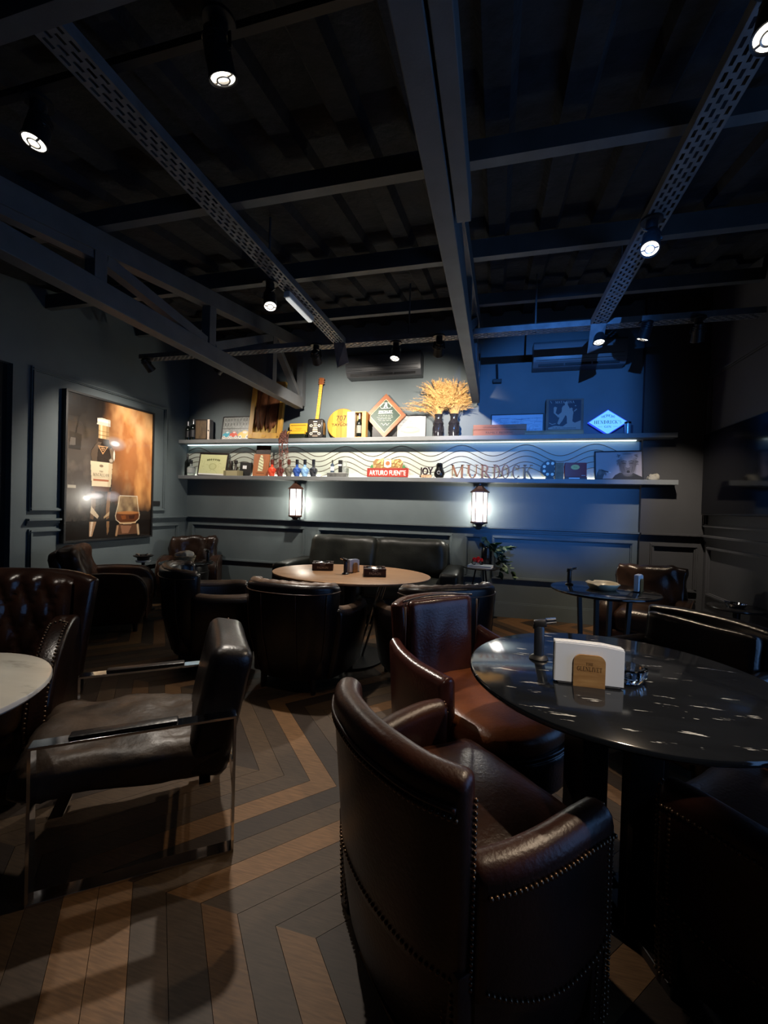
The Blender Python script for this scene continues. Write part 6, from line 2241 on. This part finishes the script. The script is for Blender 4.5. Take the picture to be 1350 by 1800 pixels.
for s in (-1, 1):
    prism(b_, [(s * .185, .122), (s * .225, .120), (s * .215, .150), (s * .20, .165)] if s > 0 else [(s * .20, .165), (s * .215, .150), (s * .225, .120), (s * .185, .122)], -.006, .002, 'Y')
obj('green_leaf', b_, mat('sign green', '#2f6b34', rough=.5), t)

# joined dark letters JOY on a small base
t = thing('word_ornament', 'dark joined letters on a small tan base, left of the black jar', 'ornament', (-.812, LY - .01, SZL))
b_ = B(); bx(b_, -.062, .066, -.022, .022, 0, .038, bev=.003); obj('base', b_, mat('speckled tan base', '#a08366', rough=.6, var=.4, vscale=40), t)
tb = text_bm('JOY', .088, .022, .165, bold=.035); place(tb, (0, .011, .040)); obj('lettering', tb, mat('dark plum lettering', '#24141c', rough=.35), t)
# black jar
t = thing('black_jar', 'black faceted jar with bright highlights left of the brass letters', 'jar', (-.655, LY - .02, SZL))
b_ = B(); lathe(b_, [(0, 0), (.045, 0), (.062, .03), (.064, .06), (.050, .10), (.040, .125), (.040, .14), (0, .14)], 14)
obj('body', b_, mat('black glazed jar', (.006, .006, .006), rough=.12), t)
b_ = B(); lathe(b_, [(0, .14), (.030, .14), (.040, .15), (.040, .165), (.028, .17), (.030, .178), (0, .178)], 14); obj('lid', b_, mat('black glazed jar', (.006, .006, .006), rough=.12), t)
b_ = B(); lathe(b_, [(.012, 0), (.018, .004), (.024, 0)], 16); xform(b_, Matrix.Translation((0, -.061, .06)) @ Matrix.Rotation(PI / 2, 4, 'X')); obj('silver_badge', b_, FOIL, t)

# brass letters
BRASS = mat('brass letters', '#84552b', rough=.45, metal=.15)
for ch, x0, x1 in (('M', -.515, -.367), ('U', -.336, -.200), ('R', -.176, -.054), ('D', -.042, .052), ('O', .050, .157), ('C', .170, .262), ('K', .292, .409)):
    b_ = B()
    adv = SERIF[ch][0]
    serif_glyph(b_, ch, 0, 0, .158, (x1 - x0) / (adv * .158) * 1.06, .022, .011)
    xs = [v.co.x for v in b_.verts]; zs = [v.co.z for v in b_.verts]
    xform(b_, Matrix.Translation((-(min(xs) + max(xs)) / 2, 0, -min(zs))))
    o = obj('sign_letter', b_, BRASS)
    tag(o, 'brass serif letter %s standing in the lit name on the lower shelf' % ch, 'letter', 'brass letters of the name on the lower shelf')
    o.location = ((x0 + x1) / 2, 5.06, SZL)

# film reel clock, brown card box, red box
t = thing('film_reel', 'black film reel shaped ornament with white holes right of the brass letters', 'ornament', (.585, 5.11, SZL))
b_ = B()
def ringpts(r, c=(0, .118)): return [(c[0] + r * math.cos(a), c[1] + r * math.sin(a)) for a in [2 * PI * i / 36 for i in range(36)]]
prism(b_, ringpts(.098), -.010, .010, 'Y'); bx(b_, -.045, .045, -.02, .02, 0, .022)
obj('wheel', b_, M_BLACK, t)
b_ = B()
for k in range(8):
    a = 2 * PI * k / 8 + PI / 8
    prism(b_, [(.066 * math.cos(a) + .0165 * math.cos(u), .118 + .066 * math.sin(a) + .0165 * math.sin(u)) for u in [2 * PI * i / 14 for i in range(14)]], -.0115, -.0102, 'Y')
obj('reel_window', b_, mat('pale reel window', '#e8e2cd', rough=.5), t)
t = thing('card_box', 'small brown card box between the film reel and the red box', 'box', (.676, LY - .035, SZL))
b_ = B(); bx(b_, -.042, .042, -.03, .03, 0, .17, bev=.002); obj('body', b_, mat('brown card', '#7d6a55', rough=.7, var=.2, vscale=20), t)
b_ = B(); bx(b_, -.043, .043, -.031, .031, .1705, .182, bev=.002); obj('lid', b_, mat('brown card', '#7d6a55', rough=.7, var=.2, vscale=20), t)
t = thing('red_box', 'dark red box with oval gold badge on the lower shelf', 'box', (.848, LY - .015, SZL), rot=(-.05, 0, 0))
b_ = B(); bx(b_, -.115, .115, -.03, .02, .0, .024, bev=.002); obj('tray', b_, mat('dark tray', '#4d1512', rough=.4), t)
b_ = B(); bx(b_, -.112, .112, -.015, .015, .0245, .185, bev=.003); obj('lid', b_, mat('deep red lacquer', '#7d1315', rough=.3), t)
b_ = B(); lathe(b_, [(0, 0), (.045, 0), (.045, .001), (0, .001)], 28, sy=.62); xform(b_, Matrix.Translation((-.005, -.0152, .135)) @ Matrix.Rotation(PI / 2, 4, 'X')); obj('gold_badge', b_, mat('gold badge', '#c9b25a', rough=.4), t)
tb = text_bm('1914', .014, .0006, .034); place(tb, (-.005, -.0165, .128)); obj('lettering', tb, mat('dark badge print', '#5d4a18', rough=.6), t)
b_ = B(); bx(b_, -.07, .04, -.0312, -.0302, .006, .016); bx(b_, .06, .10, -.0158, -.0152, .042, .046); obj('silver_line', b_, M_PAPER, t)

# portrait of an older man
p = Pic(.455, .295, 190, '#988d8b')
p.c *= (.92 + .16 * p.fbm(5, 2, 3))[..., None]
dk, md, lt = '#1c1918', '#5c5452', '#a0948f'
p.poly([(.36, 0), (.42, .13), (.52, .22), (.80, .22), (.92, .12), (1, .06), (1, 0)], '#1b191a')
rnd = random.Random(2)
for k in range(26):
    z_ = rnd.uniform(.52, .90)
    p.line([(.535 + rnd.uniform(-.01, .02), z_), (.485 + rnd.uniform(-.03, .02), z_ + rnd.uniform(-.07, .05))], .011, '#4c4543', .7)
    p.line([(.85 + rnd.uniform(-.02, .01), z_), (.895 + rnd.uniform(-.02, .03), z_ + rnd.uniform(-.07, .05))], .011, '#453f3d', .7)
p.ell(.69, .53, .178, .43, '#6a605d', 1, .05); p.ell(.53, .52, .028, .08, '#5d5350', 1, .2); p.ell(.855, .52, .026, .08, '#5d5350', 1, .2); p.ell(.70, .78, .155, .19, lt, .8, .5)
p.ell(.68, .93, .11, .04, '#5c5452', .6, .6)
p.ell(.57, .45, .06, .30, '#3b3533', .6, .6); p.ell(.83, .45, .05, .28, '#4a4341', .5, .6)
for cx_ in (.615, .775):
    p.ell(cx_, .585, .048, .035, '#3a3432', .6, .6); p.line([(cx_ - .05, .64), (cx_, .665), (cx_ + .05, .645)], .014, dk, .85); p.line([(cx_ - .035, .575), (cx_ + .035, .57)], .007, '#0f0d0d')
p.poly([(.675, .60), (.715, .60), (.745, .42), (.70, .385), (.65, .42)], '#94877f', .8); p.line([(.655, .41), (.70, .385), (.742, .41)], .008, '#231f1e')
p.ell(.705, .255, .036, .05, '#120f0f', 1, .2); p.ell(.705, .33, .06, .016, '#4d4542', .8, .4); p.ell(.705, .195, .045, .016, '#857973', .7, .4)
p.line([(.60, .44), (.625, .33), (.64, .24)], .008, '#2d2827', .8); p.line([(.80, .44), (.785, .33), (.775, .24)], .008, '#2d2827', .8)
for k in range(3):
    p.line([(.60, .76 + .04 * k), (.70, .775 + .04 * k), (.80, .76 + .04 * k)], .005, '#6f6561', .7)
p.ell(.70, .13, .10, .06, '#565049', .6, .5)
p.poly([(.0, .0), (.03, .22), (.07, .33), (.13, .36), (.18, .30), (.19, .18), (.15, .0)], '#4a413d'); [p.line([(.08 + .02 * k, .33 - .05 * k), (.16 + .025 * k, .30 - .05 * k), (.20 + .01 * k, .25 - .05 * k)], .026, '#5d524c', .9) for k in range(3)]; p.ell(.09, .22, .04, .08, '#75685f', .6, .6); p.line([(.15, .31), (.30, .24)], .022, '#2a2320'); p.line([(.295, .243), (.315, .235)], .02, '#c9bdb2')
picture('black framed portrait of a balding man at the right of the lower shelf', 1.283, 5.085, SZL, .478, .322, p, .014, .13, -.015)
t = thing('crumpled_paper', 'crumpled pale wrapping at the dark right end of the lower shelf', 'paper', (1.60, 5.065, SZL))
b_ = B(); cushion(b_, (0, 0, .028), (.10, .05, .056), .02, 8, (.01, 0), .02, 22, seed=8)
obj('wrapping', b_, mat('pale wrapping', '#8f897a', rough=.8), t)

# ------------------------------------------------------------------ large picture on the left wall
t = thing('wall_picture', 'large glossy picture of a whisky bottle and glass on the left wall', 'picture', (XL, 3.93, .79), rot=(0, 0, PI / 2))
PWd, PHt = 1.155, 1.57
b_ = B()
for x0, x1, z0, z1 in ((-PWd / 2, PWd / 2, 0, .02), (-PWd / 2, PWd / 2, PHt - .02, PHt), (-PWd / 2, -PWd / 2 + .02, .02, PHt - .02), (PWd / 2 - .02, PWd / 2, .02, PHt - .02)):
    bx(b_, x0, x1, -.062, -.001, z0, z1)
obj('frame', b_, M_FRAME, t)
b_ = B(); bx(b_, -PWd / 2 + .018, PWd / 2 - .018, -.045, -.002, .018, PHt - .018)
obj('backing', b_, M_BLACK, t)
p = Pic(PWd - .04, PHt - .04, 250, '#241d18')
n1 = p.fbm(3, 1, 5); n2 = p.fbm(6, 2, 4, (1, .6)); n3 = p.fbm(14, 9, 3)
smoke = np.clip((p.x - .34 + .25 * (n1 - .5)) * 3.2, 0, 1) * np.clip((p.y - .22 + .20 * (n2 - .5)) * 5, 0, 1)
p.put(smoke, '#a5683a', .95)
p.put(smoke * np.clip((n2 - .42) * 3.0, 0, 1), '#d99c5c', .9)
p.put(smoke * np.clip((n1 - .5) * 4, 0, 1) * np.clip(1 - abs(p.x - .72) * 2.2, 0, 1), '#e8c08a', .8)
p.put(smoke * np.clip((.46 - n1) * 4, 0, 1), '#6d4326', .6)
p.put(np.clip((p.y - .86 + .1 * n1) * 6, 0, 1) * np.clip((.52 - p.x) * 5, 0, 1), '#17110e', .9)
p.put(np.clip((.45 - p.x) * 4, 0, 1) * np.clip((.85 - p.y) * 5, 0, 1) * np.clip((p.y - .1) * 5, 0, 1), '#5a5048', .75)
p.put(np.clip((n3 - .5) * 3, 0, 1) * np.clip((.4 - p.x) * 4, 0, 1) * (p.y < .6), '#7a6d62', .45)
p.poly([(.02, .62), (.14, .62), (.15, .73), (.03, .74)], '#2d2620', .9); p.line([(.09, .74), (.12, .86)], .01, '#15100d'); p.line([(.19, .72), (.17, .86)], .03, '#2a241f', .8)
p.poly([(.03, .645), (.09, .65), (.09, .70), (.04, .70)], '#6a625a', .8)
p.rect(0, 0, 1, .13, '#120d0b', .95); p.put(np.clip((.2 - p.y) * 8, 0, 1), '#1a120d', .7)
p.rect(.02, .36, .10, .38, '#c8bda8', .6)
# bottle
p.poly([(.245, .14), (.250, .36), (.258, .555), (.243, .60), (.250, .635), (.285, .675), (.318, .70), (.325, .735), (.440, .735), (.446, .70), (.478, .675), (.515, .635), (.522, .60), (.488, .555), (.480, .36), (.462, .14)], '#31251d')
p.poly([(.262, .555), (.247, .60), (.254, .632), (.29, .672), (.322, .70), (.36, .70), (.32, .64), (.31, .56)], '#6d5a48', .55)
p.poly([(.45, .555), (.47, .60), (.45, .66), (.475, .672), (.511, .632), (.518, .60), (.486, .555)], '#8a745c', .55)
p.rect(.325, .725, .438, .822, '#b08f62'); p.rect(.345, .725, .365, .822, '#e0caa0', .7); p.rect(.41, .725, .438, .822, '#7d6040', .7); p.rect(.325, .745, .438, .752, '#6d5233', .8); p.rect(.325, .775, .438, .78, '#6d5233', .6)
p.poly([(.305, .822), (.310, .868), (.36, .875), (.455, .870), (.458, .822)], '#b9b0a0'); p.rect(.31, .845, .45, .862, '#ddd6c8', .8); p.rect(.43, .822, .457, .868, '#8d8578', .6)
p.poly([(.318, .672), (.435, .675), (.375, .612)], '#b98a5c'); p.poly([(.335, .665), (.418, .667), (.376, .624)], '#2c1f17'); p.poly([(.352, .658), (.40, .659), (.376, .636)], '#c9986a'); p.poly([(.366, .652), (.388, .652), (.377, .642)], '#2c1f17')
p.ell(.505, .615, .010, .035, '#e6dcc9', .8, .5); p.ell(.47, .575, .02, .012, '#c9bba4', .6, .5); p.ell(.515, .705, .045, .016, '#eef4f8', 1, .8); p.ell(.515, .705, .10, .04, '#a9b0b4', .4, .9)  # the last pale ellipses paint a lamp's reflection into the print
p.poly([(.243, .558), (.490, .555), (.472, .378), (.262, .378)], '#d8c6a4'); p.poly([(.445, .555), (.490, .555), (.472, .378), (.435, .378)], '#b8a27e', .6)
p.poly([(.275, .432), (.45, .432), (.45, .418), (.276, .418)], '#a0502c', .9); p.ell(.362, .528, .022, .010, '#5d4630', .8)
p.line([(.285, .445), (.44, .445)], .003, '#8a7050', .6)
p.poly([(.275, .378), (.46, .378), (.455, .345), (.28, .345)], '#5d3620', .8)
p.poly([(.252, .15), (.285, .14), (.31, .25), (.30, .345), (.262, .345)], '#8d6a4c', .5); p.poly([(.43, .14), (.46, .15), (.475, .34), (.44, .34), (.42, .22)], '#a5764c', .55)
p.line([(.355, .34), (.355, .15)], .012, '#120c09'); p.line([(.425, .34), (.415, .15)], .009, '#120c09', .9)
p.poly([(.25, .19), (.33, .145), (.345, .165), (.262, .235)], '#e3cba8', .75); p.poly([(.40, .145), (.46, .17), (.465, .20), (.40, .16)], '#d9b98c', .6)
p.ell(.30, .31, .07, .018, '#f2f0fa', .85, .9); p.ell(.30, .31, .15, .05, '#8a8690', .35, .9); p.ell(.50, .31, .07, .03, '#c9c4d0', .4, .9)  # soft pale ellipses: reflected lamps painted over the bottle
p.poly([(.245, .125), (.32, .125), (.275, .02), (.243, .02)], '#c79c76', .7); p.poly([(.26, .125), (.285, .125), (.262, .02), (.25, .02)], '#f0dcc0', .7); p.poly([(.43, .125), (.465, .125), (.46, .05), (.44, .02)], '#a37850', .6)
# tumbler
G = [(.585, .318), (.57, .26), (.548, .20), (.535, .165), (.545, .135), (.59, .112), (.64, .104), (.73, .104), (.79, .115), (.835, .14), (.842, .17), (.828, .21), (.815, .26), (.805, .318)]
p.poly(G, '#6a5038', .7)
p.put(np.clip((n3 - .3) * 2, 0, 1) * ((p.x > .56) & (p.x < .82) & (p.y > .19) & (p.y < .315)), '#c9a97a', .6)
p.poly([(.545, .19), (.832, .19), (.842, .165), (.832, .14), (.79, .118), (.59, .116), (.547, .138), (.537, .165)], '#5a2c12', .9)
p.ell(.69, .188, .143, .012, '#b0703a', .9, .3); p.poly([(.60, .165), (.66, .17), (.67, .14), (.62, .135)], '#8a4a1e', .8); p.poly([(.70, .165), (.78, .17), (.77, .14), (.71, .14)], '#2c1208', .7)
for k in range(len(G) - 1):
    p.line([G[k], G[k + 1]], .0055, '#e6d2b0', .8)
p.line([(.585, .318), (.805, .318)], .005, '#f0e2c6', .8); p.line([(.59, .108), (.79, .110)], .008, '#e0b07a', .8)
p.poly([(.57, .10), (.80, .10), (.83, .02), (.55, .02)], '#7a5136', .5); p.poly([(.60, .09), (.74, .085), (.70, .03), (.62, .03)], '#b07a5a', .5); p.line([(.82, .09), (.835, .02)], .016, '#e0bc92', .8); p.line([(.565, .085), (.55, .02)], .014, '#c89a70', .8)
p.make('print', attr_mat('glossy printed ink', .22, .35), t, Matrix.Translation((0, -.046, .02)))
sb = serif_bm('MACALLAN', .034, .0006, .20); place(sb, (-PWd / 2 + .02 +   .362 * (PWd - .04), -.0465, .02 + .452 * (PHt - .04))); obj('lettering', sb, mat('dark label print', '#4a3320', rough=.5), t)
sb = serif_bm('THE', .016, .0006, .05); place(sb, (-PWd / 2 + .02 + .362 * (PWd - .04), -.0465, .02 + .482 * (PHt - .04))); obj('lettering', sb, mat('dark label print', '#4a3320', rough=.5), t)
